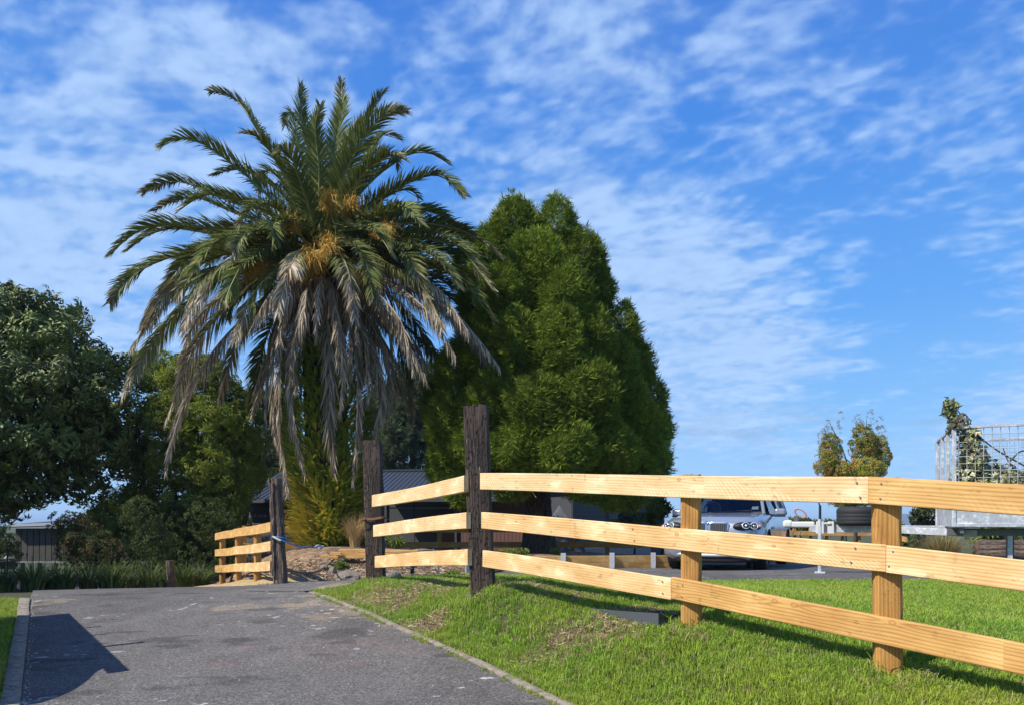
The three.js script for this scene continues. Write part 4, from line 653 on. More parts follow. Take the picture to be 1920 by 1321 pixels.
{ // the big conifer behind the fence
  const D = 18, t = thing('conifer_tree', 'large drooping conifer standing behind the dark sleeper posts', 'tree'), b = BG(0.67, D), top = at(985, 420, D);
  const flare = []; for (let i = 0; i <= 20; i++) { const s = i / 20, ring = []; for (let j = 0; j < 24; j++) { const a = j / 24 * 6.283, r = lerp(0.36 + 0.16 * Math.exp(-s * 22) + 0.03 * Math.sin(a * 5 + s * 3) + 0.02 * fbm(a * 4, s * 20, 2), 0.06, s); ring.push(V(lerp(b.x, top.x, s) + Math.cos(a) * r, lerp(b.y - 0.2, top.y, s), b.z - Math.sin(a) * r)); } flare.push(ring); }
  part('trunk', loft(flare, { crease: 0.8 }), bark, t);
  const L = (px, py, w, h, dd) => { const p = at(px, py, D + dd), k = F / (D + dd); return [p.x, p.y, p.z, w / k, h / k, w / k * 0.95]; };
  const lobes = [
    L(965, 432, 42, 62, 0.2), L(1045, 440, 40, 62, 0.3), L(925, 480, 40, 60, 0.4), L(1000, 500, 60, 70, -0.5), L(1095, 490, 42, 62, 0.1), L(1110, 545, 42, 60, 0.3), L(1060, 560, 55, 65, -0.9), L(950, 560, 55, 70, -0.8), L(900, 560, 40, 60, 0.5),
    L(1165, 625, 34, 54, 0.2), L(1150, 690, 48, 60, -0.3), L(1190, 690, 34, 58, 0.4), L(1040, 650, 60, 70, -1.6), L(975, 650, 55, 70, -1.5), L(905, 650, 50, 65, -0.9), L(1105, 640, 50, 62, -1.0), L(1215, 745, 30, 40, 0.3), L(1180, 770, 48, 55, -0.5), L(1100, 745, 62, 68, -1.9), L(1010, 760, 62, 65, -2.1), L(930, 750, 58, 62, -1.6), L(860, 700, 42, 60, -0.4), L(842, 800, 42, 62, -1.1), L(1215, 800, 36, 42, 0.1),
    L(1235, 800, 22, 34, 0.5), L(1215, 850, 38, 42, -0.3), L(1140, 840, 58, 52, -1.7), L(1060, 840, 60, 50, -2.3), L(975, 835, 58, 50, -2.0), L(900, 830, 52, 52, -1.6), L(835, 870, 34, 46, -1.0), L(1185, 880, 46, 36, -0.8), L(868, 905, 32, 40, -1.3), L(1230, 865, 26, 32, 0.4), L(1100, 905, 40, 32, -1.6), L(1148, 925, 26, 28, -1.5), L(1185, 925, 26, 24, -1.3), L(960, 900, 36, 34, -1.6), L(820, 760, 26, 50, 0.2), L(880, 500, 26, 50, 1.0),
    L(1000, 570, 76, 110, 1.5), L(1010, 770, 130, 130, 1.6), L(1120, 790, 76, 90, 1.7), L(900, 790, 66, 84, 1.7), L(1000, 490, 56, 76, 1.5), L(1090, 650, 60, 86, 1.8),
  ];
  const cols = [[0.15, 0.215, 0.02], [0.175, 0.24, 0.024], [0.125, 0.185, 0.02], [0.20, 0.25, 0.026]];
  crown(t, lobes, 1700, [needleSpray(1, 30, 0.32, 0.0105, 0.25), needleSpray(2, 28, 0.38, 0.0105, 0.4), needleSpray(3, 32, 0.27, 0.010, 0.15)], leafM(0.2, 0.3), { cols, sag: 0.75, seed: 12, scale: [0.5, 1.0], shell: 0.92, tight: 0.85, plume: 0.2 });
  limbs(t, V(b.x, b.y + 2.2, b.z), lobes.slice(16, 34).map((l) => V(l[0], l[1], l[2])), 0.07, bark, 4, 'branch', 0.7);
  limbs(t, V(b.x + 0.05, b.y + 4.2, b.z), lobes.slice(3, 14).map((l) => V(l[0], l[1], l[2])), 0.06, bark, 5, 'branch', 0.7);
}
{ // broad-leaved tree at the left
  const D = 20, t = thing('broadleaf_tree', 'big glossy dark green broad-leaved tree at the left edge', 'tree'), b = G(-14.7, D), R = rng(3);
  trunkOf(t, [V(b.x, b.y - 0.2, b.z), V(b.x + 0.1, b.y + 1, b.z), V(b.x - 0.1, b.y + 2.2, b.z), V(b.x, b.y + 4, b.z)], 0.26, 0.1, paleBark);
  const L = (px, py, w, h, dd) => { const p = at(px, py, D + dd), k = F / (D + dd); return [p.x, p.y, p.z, w / k, h / k, w / k]; };
  const lobes = [L(-60, 620, 110, 80, 0), L(40, 600, 80, 62, -0.3), L(95, 640, 70, 60, -0.8), L(160, 690, 62, 56, -0.4), L(185, 760, 60, 62, -0.9), L(100, 740, 80, 66, -1.7), L(10, 720, 90, 72, -1.9), L(-90, 740, 110, 85, -1.2), L(20, 830, 84, 64, -1.8), L(110, 835, 76, 62, -1.5), L(190, 840, 62, 56, -0.8), L(225, 700, 32, 36, 0.2), L(215, 800, 40, 50, 0.2), L(-60, 850, 90, 66, -1.4), L(60, 920, 56, 34, -1.0), L(150, 905, 52, 44, -0.6), L(-30, 920, 60, 36, -1.0), L(-180, 700, 120, 120, 0), L(60, 700, 120, 100, 0.9), L(130, 800, 90, 90, 1.0), L(-20, 560, 60, 36, 0.4), L(110, 590, 50, 32, 0.2), L(-10, 860, 100, 60, 1.2), L(240, 870, 40, 40, 0.3), L(15, 955, 34, 24, -0.6)];
  const cols = [[0.115, 0.155, 0.035], [0.135, 0.175, 0.04], [0.095, 0.13, 0.032], [0.17, 0.20, 0.055]];
  crown(t, lobes, 250, [leafRosette(1, 8, 0.20, 0.075, 0.9), leafRosette(2, 7, 0.23, 0.08, 1.2), leafRosette(3, 9, 0.17, 0.065, 0.7)], leafM(0, 0.6, 0.5), { cols, sag: 0.2, seed: 31, scale: [0.8, 1.25], shell: 0.66, open: 0.33 });
  limbs(t, V(b.x - 0.05, b.y + 1.7, b.z), lobes.slice(0, 17).map((l) => V(l[0], l[1], l[2])), 0.075, paleBark, 8, 'branch', 0.92);
}
{ // tree line running on out of frame to the left: it shades the undergrowth
  for (const [x, d, s, l] of [[-12.9, 9.9, 0.95, 'dark broad-leaved tree standing left of the picture beyond the verge'], [-15.0, 12.6, 1.1, 'tall dark tree standing behind the others at far left']]) {
    const t = thing('broadleaf_tree', l, 'tree', V(0, 0, 0), 0), b = G(x, d); trunkOf(t, [V(b.x, b.y - 0.2, b.z), V(b.x + 0.1, b.y + 1.2, b.z), V(b.x, b.y + 3.6, b.z)], 0.26, 0.1, bark);
    const lobes = []; const R = rng(x * 10 | 0); for (let i = 0; i < 12; i++) lobes.push([b.x + (R() - 0.5) * 3.6 * s, b.y + (1.7 + 4.2 * R()) * s, b.z + (R() - 0.5) * 3.4 * s, 1.1 * s, 0.95 * s, 1.1 * s]);
    crown(t, lobes, 120, [leafRosette(5, 9, 0.24, 0.1, 0.9)], leafM(0, 0.6, 0.6), { cols: [[0.055, 0.085, 0.028], [0.07, 0.1, 0.03]], seed: 77, scale: [0.9, 1.4] });
  }
}
{ // feathery tree behind the palm on the left
  const D = 21, t = thing('feathery_tree', 'light olive green feathery tree behind the palm at left', 'tree'), b = G(-8.7, D);
  const L = (px, py, w, h, dd) => { const p = at(px, py, D + dd), k = F / (D + dd); return [p.x, p.y, p.z, w / k, h / k, w / k]; };
  for (const [dx, lean] of [[-0.4, -0.6], [0.2, 0.2], [0.9, 0.7]]) trunkOf(t, [V(b.x + dx, b.y - 0.2, b.z), V(b.x + dx + lean * 0.3, b.y + 1.2, b.z), V(b.x + dx + lean, b.y + 3.4, b.z)], 0.10, 0.04, paleBark);
  const lobes = [L(300, 700, 48, 42, 0), L(350, 715, 52, 44, -0.4), L(400, 735, 52, 48, -0.2), L(440, 780, 50, 50, 0), L(395, 800, 58, 52, -1.0), L(330, 790, 58, 56, -1.0), L(280, 760, 44, 48, -0.3), L(455, 840, 46, 44, -0.3), L(395, 880, 58, 46, -1.1), L(440, 905, 46, 42, -0.6), L(330, 870, 54, 46, -0.9), L(475, 890, 28, 30, 0), L(420, 950, 46, 32, -0.8), L(350, 950, 52, 36, -0.8), L(270, 840, 44, 50, 0.1), L(280, 920, 48, 44, 0.0), L(340, 840, 100, 90, 1.2), L(420, 880, 70, 80, 1.2), L(380, 690, 36, 26, 0.2), L(265, 680, 24, 24, 0.3), L(240, 950, 44, 40, 0.2), L(210, 960, 40, 34, -0.4), L(180, 985, 34, 26, -0.8), L(300, 990, 50, 36, -0.4), L(370, 1000, 50, 34, -0.2), L(430, 990, 40, 34, 0.2), L(340, 1030, 50, 28, 0.4), L(250, 1010, 46, 32, 0.2), L(400, 1035, 40, 24, 0.6)];
  crown(t, lobes, 480, [leafRosette(11, 14, 0.14, 0.028, 0.75), leafRosette(12, 12, 0.17, 0.028, 1.1), leafRosette(13, 16, 0.12, 0.026, 0.5)], leafM(0.28, 0.35), { cols: [[0.26, 0.32, 0.055], [0.30, 0.35, 0.06], [0.21, 0.27, 0.055], [0.34, 0.37, 0.065]], sag: 0.4, seed: 41, scale: [0.8, 1.4], shell: 0.74, tight: 0.98, open: 0.38 });
  limbs(t, V(b.x, b.y + 1.4, b.z), lobes.slice(0, 16).map((l) => V(l[0], l[1], l[2])), 0.045, paleBark, 9, 'branch', 0.9);
}
function scrub(name, label, px, py, D, w, h, cols, seed, geos, per = 420, cat = 'shrub', group) {
  const c = at(px, py, D), k = F / D, t = thing(name, label, cat, V(0, 0, 0), 0, group), R = rng(seed), b = G(c.x, D), lobes = [];
  for (let i = 0; i < 7; i++) lobes.push([c.x + (R() - 0.5) * w / k, c.y + (R() - 0.5) * h / k, c.z + (R() - 0.5) * w / k * 0.8, w / k * 0.34, h / k * 0.36, w / k * 0.34]);
  part('stem', tube([V(b.x, b.y - 0.1, b.z), V(b.x + 0.05, (b.y + c.y) / 2, b.z), c], 0.04, 8, 6, 0.015), bark, t);
  crown(t, lobes, per, geos, leafM(0.2, 0.5), { cols, seed, scale: [0.7, 1.2] }); return t;
}
const smallLeaf = [leafRosette(21, 12, 0.07, 0.028, 0.5), leafRosette(22, 10, 0.085, 0.03, 0.8)];
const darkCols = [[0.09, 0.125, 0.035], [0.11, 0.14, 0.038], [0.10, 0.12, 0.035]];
{ // shaded undergrowth at the end of the drive
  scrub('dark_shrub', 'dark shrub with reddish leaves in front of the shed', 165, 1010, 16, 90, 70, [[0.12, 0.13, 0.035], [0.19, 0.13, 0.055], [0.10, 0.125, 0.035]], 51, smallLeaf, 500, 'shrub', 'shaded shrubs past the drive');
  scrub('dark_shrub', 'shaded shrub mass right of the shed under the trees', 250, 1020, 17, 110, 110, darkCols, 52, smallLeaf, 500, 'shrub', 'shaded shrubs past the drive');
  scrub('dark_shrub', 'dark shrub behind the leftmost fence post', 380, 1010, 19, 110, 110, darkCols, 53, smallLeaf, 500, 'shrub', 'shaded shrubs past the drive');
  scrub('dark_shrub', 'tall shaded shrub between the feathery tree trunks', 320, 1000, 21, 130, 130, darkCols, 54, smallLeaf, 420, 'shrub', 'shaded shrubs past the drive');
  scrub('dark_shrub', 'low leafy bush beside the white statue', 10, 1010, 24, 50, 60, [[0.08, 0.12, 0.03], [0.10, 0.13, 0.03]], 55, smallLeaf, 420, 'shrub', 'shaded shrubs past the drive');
  const where = ['at the far left end of the shaded row', 'below the shed, second from the left', 'below the middle of the shed', 'below the right end of the shed', 'left of the dead stump', 'just left of the stump', 'between the stump and yellow fence', 'nearest the yellow fence post', 'behind the stump', 'in front of the shaded shrub mass', 'below the shed with yellowing leaves', 'at the driveway edge under the shed', 'at the driveway edge left of the stump'];
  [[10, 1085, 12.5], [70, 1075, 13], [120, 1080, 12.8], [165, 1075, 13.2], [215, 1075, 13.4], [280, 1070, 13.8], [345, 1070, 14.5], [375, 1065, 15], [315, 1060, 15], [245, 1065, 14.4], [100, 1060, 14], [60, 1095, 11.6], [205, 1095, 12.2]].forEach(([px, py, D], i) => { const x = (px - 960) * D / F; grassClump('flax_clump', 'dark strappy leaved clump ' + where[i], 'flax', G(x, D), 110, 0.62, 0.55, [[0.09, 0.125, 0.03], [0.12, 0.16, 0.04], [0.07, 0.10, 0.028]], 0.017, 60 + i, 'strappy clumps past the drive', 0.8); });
  const st = at(317, 1102, 14); single('tree_stump', tube([V(st.x, G(st.x, 14).y - 0.1, st.z), V(st.x + 0.02, st.y + 0.25, st.z), V(st.x + 0.01, st.y + 0.52, st.z)], 0.085, 10, 9, 0.075), paleBark, 'short dead stump standing among the dark strappy clumps', 'stump');
}
function pineTree(label, px, top, D, w, seed, group) {
  const t = thing('pine_tree', label, 'tree', V(0, 0, 0), 0, group), c = at(px, top, D), b = V(c.x, landH(c.x, D), c.z), R = rng(seed), lobes = [], k = F / D, H = c.y - b.y;
  trunkOf(t, [V(b.x, b.y - 0.3, b.z), V(b.x + 0.1, b.y + H * 0.4, b.z), V(c.x, c.y - 0.3, c.z)], 0.28, 0.06, bark);
  for (let i = 0; i < 26; i++) { const s = 0.28 + 0.72 * R(), a = R() * 6.283, r = w / k * (1.15 - s) * (0.4 + 0.7 * R()) + 0.3; const p = V(b.x + Math.cos(a) * r, b.y + H * s, b.z + Math.sin(a) * r); lobes.push([p.x, p.y, p.z, 0.85, 0.5, 0.85]); part('branch', tube([V(b.x, p.y - 0.5, b.z), V((b.x + p.x) / 2, p.y - 0.15, (b.z + p.z) / 2), p], 0.06, 8, 5, 0.02), bark, t); }
  crown(t, lobes, 150, [needleSpray(31, 40, 0.55, 0.018, 0.2)], leafM(0.2, 0.3), { cols: [[0.075, 0.10, 0.045], [0.09, 0.115, 0.05], [0.065, 0.09, 0.04]], seed, scale: [0.8, 1.2], shell: 0.5, open: 0.3 });
}
pineTree('open-branched pine behind the dark roof right of the palm', 770, 690, 40, 75, 91, 'pines behind the house');
pineTree('tall thin pine behind the dark roof left of the palm', 505, 745, 42, 60, 92, 'pines behind the house');
pineTree('low pine crown showing between the palm trunk and sleeper post', 718, 745, 46, 60, 93, 'pines behind the house');
{ // young tree with red tips behind the trailer drawbar
  const D = 17, t = thing('young_tree', 'young twin-topped tree with red new leaves behind the trailer', 'tree'), b = G((1605 - 960) * D / F, D), L = (px, py, w, h, dd) => { const p = at(px, py, D + dd), k = F / (D + dd); return [p.x, p.y, p.z, w / k, h / k, w / k]; };
  trunkOf(t, [V(b.x, b.y - 0.1, b.z), V(b.x, b.y + 0.8, b.z), at(1600, 880, D)], 0.05, 0.03, bark);
  limbs(t, at(1600, 925, D), [at(1555, 790, D), at(1625, 785, D), at(1655, 830, D), at(1575, 850, D)], 0.03, bark, 3, 'branch', 1);
  crown(t, [L(1558, 850, 22, 40, 0), L(1550, 870, 20, 26, -0.2), L(1575, 885, 26, 22, -0.2), L(1618, 835, 24, 42, 0), L(1648, 850, 22, 38, 0.1), L(1625, 880, 34, 24, -0.2), L(1600, 890, 34, 22, 0.1), L(1590, 915, 40, 22, 0), L(1640, 915, 30, 22, 0), L(1600, 935, 44, 14, 0)], 3200, smallLeaf, leafM(0.25, 0.6), { cols: [[0.29, 0.33, 0.05], [0.44, 0.40, 0.055], [0.21, 0.26, 0.05], [0.46, 0.27, 0.075]], seed: 15, scale: [0.5, 0.85], shell: 0.6, open: 0.3 });
  crown(t, [L(1552, 803, 9, 18, 0), L(1577, 790, 5, 20, 0), L(1610, 795, 10, 18, 0), L(1632, 782, 5, 16, 0), L(1652, 802, 8, 20, 0.1), L(1545, 822, 10, 14, 0)], 1100, [leafRosette(23, 7, 0.06, 0.02, 0.1)], leafM(0.3, 0.5), { cols: [[0.34, 0.12, 0.09], [0.30, 0.15, 0.08], [0.26, 0.18, 0.07]], seed: 16, scale: [0.5, 0.8], name: 'red_tips' });
}
{ // far country
  const ridge = (D, y0, pts, col, name) => { const pos = [], n = 80; const X = (px) => (px - 960) * D / F; for (let i = 0; i < n; i++) for (const [a, b, c] of [[i, i + 1, 0], [i + 1, i, 1]]) { const p0 = lerp(pts[0][0], pts.at(-1)[0], i / n), p1 = lerp(pts[0][0], pts.at(-1)[0], (i + 1) / n), hh = (px) => { let k = 1; while (k < pts.length - 1 && pts[k][0] < px) k++; const [q, r] = [pts[k - 1], pts[k]]; const t = (px - q[0]) / (r[0] - q[0]), s = t * t * (3 - 2 * t); return EYE - (lerp(q[1], r[1], s) - HOR + 2.2 * (fbm(px / 18, D, 4) - 0.5)) * D / F; }; const A = V(X(p0), -30, -D * 0.86), B = V(X(p1), -30, -D * 0.86), C = V(X(p1), hh(p1), -D), E = V(X(p0), hh(p0), -D), A2 = V(X(p0), -30, -D * 1.2), B2 = V(X(p1), -30, -D * 1.2); for (const v of c ? [E, C, B2, E, B2, A2] : [A, B, C, A, C, E]) pos.push(v.x, v.y, v.z); } const g = mergeVertices(tris(pos).deleteAttribute('normal')); g.computeVertexNormals(); struct(name, g, std(lin(...col), 1)); };
  ridge(2600, 985, [[1200, 984], [1400, 980], [1560, 976], [1660, 966], [1700, 962], [1740, 966], [1800, 972], [2000, 978], [2400, 984]], [0.06, 0.085, 0.05], 'hills');
  // hedge and fence beyond the trailer
  const hedge = (label, px, py, D, w, h, cols, s) => scrub('far_shrub', label, px, py, D, w, h, cols, s, [leafRosette(24, 12, 0.2, 0.08, 0.5)], 160, 'shrub', 'far shrubs beyond the trailer');
  hedge('low green hedge beyond the trailer drawbar, left end', 1500, 986, 30, 70, 16, [[0.08, 0.11, 0.03]], 71); hedge('low green hedge beyond the spare tyre', 1585, 986, 31, 80, 18, [[0.07, 0.10, 0.03]], 72);
  hedge('dark bush beyond the fence under the trailer front', 1712, 1012, 24, 46, 36, [[0.07, 0.10, 0.025], [0.05, 0.08, 0.02]], 73); hedge('green bush at the front corner of the trailer tray', 1730, 965, 22, 34, 30, [[0.06, 0.085, 0.03]], 74);
  hedge('leafy weeds behind the log pile', 1870, 1005, 20, 60, 22, [[0.12, 0.17, 0.035]], 75); hedge('rounded clipped bush beside the silver car', 1240, 965, 21, 34, 34, [[0.12, 0.15, 0.02], [0.10, 0.13, 0.02]], 76); hedge('dark low bush in front of the grey house wing', 1188, 978, 23, 40, 24, [[0.07, 0.085, 0.025]], 77);
  const f = thing('rail_fence', 'distant two rail fence beyond the trailer drawbar', 'fence');
  rail(f, at(1476, 994, 25), at(1640, 996, 25), woodMats[3], { seed: 99 }); rail(f, at(1640, 996, 25), at(1700, 1006, 22), woodMats[3], { seed: 98 });
  for (const px of [1490, 1520, 1550, 1580, 1611, 1640]) { const p = at(px, 990, 25.1); part('post', postGeo(V(p.x, landH(p.x, 25.1) - 0.1, p.z), V(p.x, p.y, p.z), 0.11, 0.11, 0, px, { n: 8, seg: 3 }), postWood, f); }
}

// ------------------------------------------------------------------ buildings
const ribbed = (w, l, pitch, h) => {                      // trapezoid-ribbed sheet, w across (x), l down the slope (z), in its own plane
  const pos = [], n = Math.round(w / pitch); const prof = []; for (let i = 0; i < n; i++) { const x = i * pitch; prof.push([x, 0], [x + pitch * 0.55, 0], [x + pitch * 0.65, h], [x + pitch * 0.88, h], [x + pitch * 0.98, 0]); } prof.push([n * pitch, 0]);
  for (let i = 0; i + 1 < prof.length; i++) { const [x0, y0] = prof[i], [x1, y1] = prof[i + 1]; for (const p of [[x0, y0, 0], [x0, y0, l], [x1, y1, l], [x0, y0, 0], [x1, y1, l], [x1, y1, 0]]) pos.push(...p); }
  return toCreasedNormals(tris(pos), 0.3);
};
const roofM = std(lin(0.045, 0.052, 0.062), 0.42), charM = std(lin(0.055, 0.057, 0.062), 0.7), glassDark = new THREE.MeshPhysicalMaterial({ color: lin(0.02, 0.025, 0.03), roughness: 0.05, metalness: 0, specularIntensity: 1 });
const redM = std(lin(0.155, 0.075, 0.058), 0.85), whiteM = std(lin(0.72, 0.72, 0.70), 0.6), wbM = std(lin(0.075, 0.082, 0.092), 0.75);
function quadRoof(parent, A, B, C, D, pitch = 0.2) {      // A-B ridge, D-C eave; ribs run from ridge to eave
  const pos = [], n = Math.round(A.distanceTo(B) / pitch), nrm = B.clone().sub(A).cross(D.clone().sub(A)).normalize(); if (nrm.y < 0) nrm.negate();
  const P = (s, v, h) => A.clone().lerp(B, s).lerp(D.clone().lerp(C, s), v).addScaledVector(nrm, h), prof = []; for (let i = 0; i < n; i++) for (const [a, h] of [[0, 0], [0.6, 0], [0.68, 0.03], [0.9, 0.03], [0.98, 0]]) prof.push([(i + a) / n, h]); prof.push([1, 0]);
  for (let i = 0; i + 1 < prof.length; i++) { const a = P(prof[i][0], 0, prof[i][1]), b = P(prof[i][0], 1, prof[i][1]), c = P(prof[i + 1][0], 1, prof[i + 1][1]), d = P(prof[i + 1][0], 0, prof[i + 1][1]); for (const p of [a, b, c, a, c, d]) pos.push(p.x, p.y, p.z); }
  return part('roof', toCreasedNormals(tris(pos), 0.3), roofM, parent);
}
{ // house: long dark ribbed roof over red-brown vertical boards
  const h = thing('house', 'low house with a dark ribbed metal roof and red-brown walls behind the palm', 'house');
  const O = W(-6.6, 31, 0), ux = V(0.985, 0, 0.17), uz = V(-0.17, 0, 0.985), g0 = EYE - 1.45, P = (x, y, z) => V(O.x, 0, O.z).addScaledVector(ux, x).addScaledVector(uz, z).setY(y);
  const Lh = 12.5, eave = EYE + 1.08, rid = EYE + 2.5;
  quadRoof(h, P(0, rid, -3.4), P(Lh, rid, -3.4), P(Lh, eave, 0.6), P(0, eave, 0.6), 0.21);
  quadRoof(h, P(Lh, rid, -3.4), P(0, rid, -3.4), P(0, eave, -7.4), P(Lh, eave, -7.4), 0.21);
  part('ridge_cap', board(P(-0.05, rid + 0.03, -3.4), P(Lh + 0.05, rid + 0.03, -3.4), 0.08, 0.3, { seg: 2 }), roofM, h);
  part('gutter', board(P(0, eave - 0.06, 0.66), P(Lh, eave - 0.06, 0.66), 0.13, 0.1, { seg: 2 }), charM, h);
  const shell = (x0, x1, z) => part('wall', loft([[P(x0, g0, z), P(x0, g0, -6.8), P(x0, eave + 0.1, -6.8), P(x0, rid - 0.1, -3.4), P(x0, z < -1 ? eave + 0.1 + (rid - eave - 0.2) * (-z / 3.4) : eave + 0.1, z)], [P(x1, g0, z), P(x1, g0, -6.8), P(x1, eave + 0.1, -6.8), P(x1, rid - 0.1, -3.4), P(x1, z < -1 ? eave + 0.1 + (rid - eave - 0.2) * (-z / 3.4) : eave + 0.1, z)]], { crease: 0.3 }), charM, h);
  shell(4.5, Lh - 0.3, 0); shell(0.3, 4.5, -2.7);                       // the porch is a real recess under the roof
  const dr = part('door', board(P(2.9, g0 + 1.0, -2.66), P(3.8, g0 + 1.0, -2.66), 2.0, 0.05, { seg: 1 }), std(lin(0.2, 0.08, 0.06), 0.6), h); part('handle', new THREE.SphereGeometry(0.04, 10, 8).translate(P(3.7, g0 + 1.0, -2.6).x, g0 + 1.0, P(3.7, g0 + 1.0, -2.6).z), galv, dr);
  part('porch_floor', board(P(0.3, g0 + 0.05, -1.3), P(4.5, g0 + 0.05, -1.3), 0.12, 2.7, { seg: 1 }), concrete, h);
  for (let x = 4.55; x < Lh - 0.3; x += 0.155) part('cladding_board', board(P(x, (g0 + eave) / 2, 0.02), P(x + 0.142, (g0 + eave) / 2, 0.02), eave - g0 - 0.1, 0.03, { seg: 1 }), redM, h);
  for (const x of [1.55, 2.65, 4.42]) part('porch_post', board(P(x, g0, 0.1), P(x, eave, 0.1), 0.09, 0.09, { up: ux, seg: 1 }), charM, h);
  part('porch_beam', board(P(1.5, eave - 0.35, 0.12), P(4.4, eave - 0.35, 0.12), 0.05, 0.05, { seg: 1 }), std(lin(0.2, 0.2, 0.21), 0.6), h);
  for (const [a, b] of [[8.4, 9.9]]) { const w = part('window', board(P(a, g0 + 1.5, 0.05), P(b, g0 + 1.5, 0.05), 1.0, 0.05, { seg: 1 }), charM, h); part('pane', board(P(a + 0.06, g0 + 1.5, 0.075), P(b - 0.06, g0 + 1.5, 0.075), 0.88, 0.02, { seg: 1 }), glassDark, w); }
}
{ // lower roof seen left of the palm
  const h = thing('outbuilding', 'grey block outbuilding with a ribbed roof behind the old gate post', 'building');
  const O = W(-9.1, 25.2, 0), ux = V(0.94, 0, 0.34), uz = V(-0.34, 0, 0.94), g0 = EYE - 1.4, P = (x, y, z) => V(O.x, 0, O.z).addScaledVector(ux, x).addScaledVector(uz, z).setY(y), eave = EYE + 0.86, rid = EYE + 2.1, Lh = 2.9;
  quadRoof(h, P(0, rid, -2.4), P(Lh, rid, -2.4), P(Lh, eave, 0.4), P(0, eave, 0.4), 0.2); quadRoof(h, P(Lh, rid, -2.4), P(0, rid, -2.4), P(0, eave, -5.2), P(Lh, eave, -5.2), 0.2);
  part('gutter', board(P(0, eave - 0.05, 0.45), P(Lh, eave - 0.05, 0.45), 0.12, 0.09, { seg: 2 }), charM, h);
  part('wall', loft([[P(0.2, g0, 0), P(0.2, g0, -4.8), P(0.2, eave, -4.8), P(0.2, rid - 0.1, -2.4), P(0.2, eave + 0.1, 0)], [P(Lh - 0.2, g0, 0), P(Lh - 0.2, g0, -4.8), P(Lh - 0.2, eave, -4.8), P(Lh - 0.2, rid - 0.1, -2.4), P(Lh - 0.2, eave + 0.1, 0)]], { crease: 0.3 }), std(lin(0.07, 0.072, 0.078), 0.85), h);
  for (let r = 0; r < 10; r++) for (let x = 0.22 + (r % 2) * 0.2; x < Lh - 0.6; x += 0.402) part('block', board(P(x, g0 + 0.12 + r * 0.203, 0.012), P(x + 0.39, g0 + 0.12 + r * 0.203, 0.012), 0.192, 0.03, { seg: 1 }), std(lin(0.085, 0.087, 0.094), 0.88), h);
}
{ // grey weatherboard wing at the right of the conifer
  const h = thing('house_wing', 'grey weatherboard gable wing showing right of the conifer', 'house');
  const O = W(2.2, 27.5, 0), ux = V(0.90, 0, -0.43), uz = V(0.43, 0, 0.90), g0 = EYE - 1.35, P = (x, y, z) => V(O.x, 0, O.z).addScaledVector(ux, x).addScaledVector(uz, z).setY(y), Wd = 4.2, eave = EYE + 1.55, rid = EYE + 3.6;
  part('wall', loft([[P(0, g0, 0), P(Wd, g0, 0), P(Wd, eave, 0), P(Wd / 2, rid - 0.1, 0), P(0, eave, 0)], [P(0, g0, -7), P(Wd, g0, -7), P(Wd, eave, -7), P(Wd / 2, rid - 0.1, -7), P(0, eave, -7)]], { crease: 0.3 }), charM, h);
  for (let y = g0 + 0.55; y < rid - 0.25; y += 0.165) { const f = y < eave ? 0 : (y - eave + 0.17) / (rid - eave) * Wd / 2; if (Wd - 2 * f > 0.3) part('weatherboard', board(P(f + 0.02, y + 0.08, 0.025), P(Wd - f - 0.02, y + 0.08, 0.025), 0.158, 0.034, { seg: 1, up: V(0, 1, 0) }), wbM, h); }
  part('plinth', board(P(-0.02, g0 + 0.26, 0.06), P(Wd - 0.7, g0 + 0.26, 0.06), 0.54, 0.1, { seg: 1 }), std(lin(0.22, 0.23, 0.24), 0.9), h);
  for (const s of [0, 1]) { const e = P(s ? Wd + 0.25 : -0.25, eave - 0.22, 0.3), r = P(Wd / 2, rid, 0.3); part('barge_board', board(e, r, 0.2, 0.04, { seg: 1 }), charM, h); quadRoof(h, P(Wd / 2, rid, 0.3), P(Wd / 2, rid, -7.2), P(s ? Wd + 0.25 : -0.25, eave - 0.2, -7.2), P(s ? Wd + 0.25 : -0.25, eave - 0.2, 0.3), 0.2); }
  const win = part('window', board(P(1.5, EYE + 0.7, 0.05), P(2.7, EYE + 0.7, 0.05), 1.0, 0.05, { seg: 1 }), charM, h); part('pane', board(P(1.56, EYE + 0.7, 0.08), P(2.64, EYE + 0.7, 0.08), 0.88, 0.02, { seg: 1 }), glassDark, win);
  // covered things in front of the wing
  const tarp = thing('tarpaulin', 'grey tarpaulin draped over a frame in front of the house wing', 'tarpaulin'); const c = W(1.55, 24.5, 0); c.y = landH(1.55, 24.5); const pos = []; const N = 26; const S = (i, j) => { const u = i / N * 2 - 1, v = j / N * 2 - 1, r = Math.max(Math.abs(u), Math.abs(v)); return V(c.x + u * 0.85, c.y + 1.75 * Math.pow(1 - r, 0.75) + 0.03 + 0.05 * Math.sin(u * 17 + v * 6) * r, c.z + v * 0.8); };
  for (let i = 0; i < N; i++) for (let j = 0; j < N; j++) for (const p of [S(i, j), S(i, j + 1), S(i + 1, j + 1), S(i, j), S(i + 1, j + 1), S(i + 1, j)]) pos.push(p.x, p.y, p.z);
  part('sheet', toCreasedNormals(tris(pos), 0.7), std(lin(0.10, 0.10, 0.108), 0.8), tarp);
}
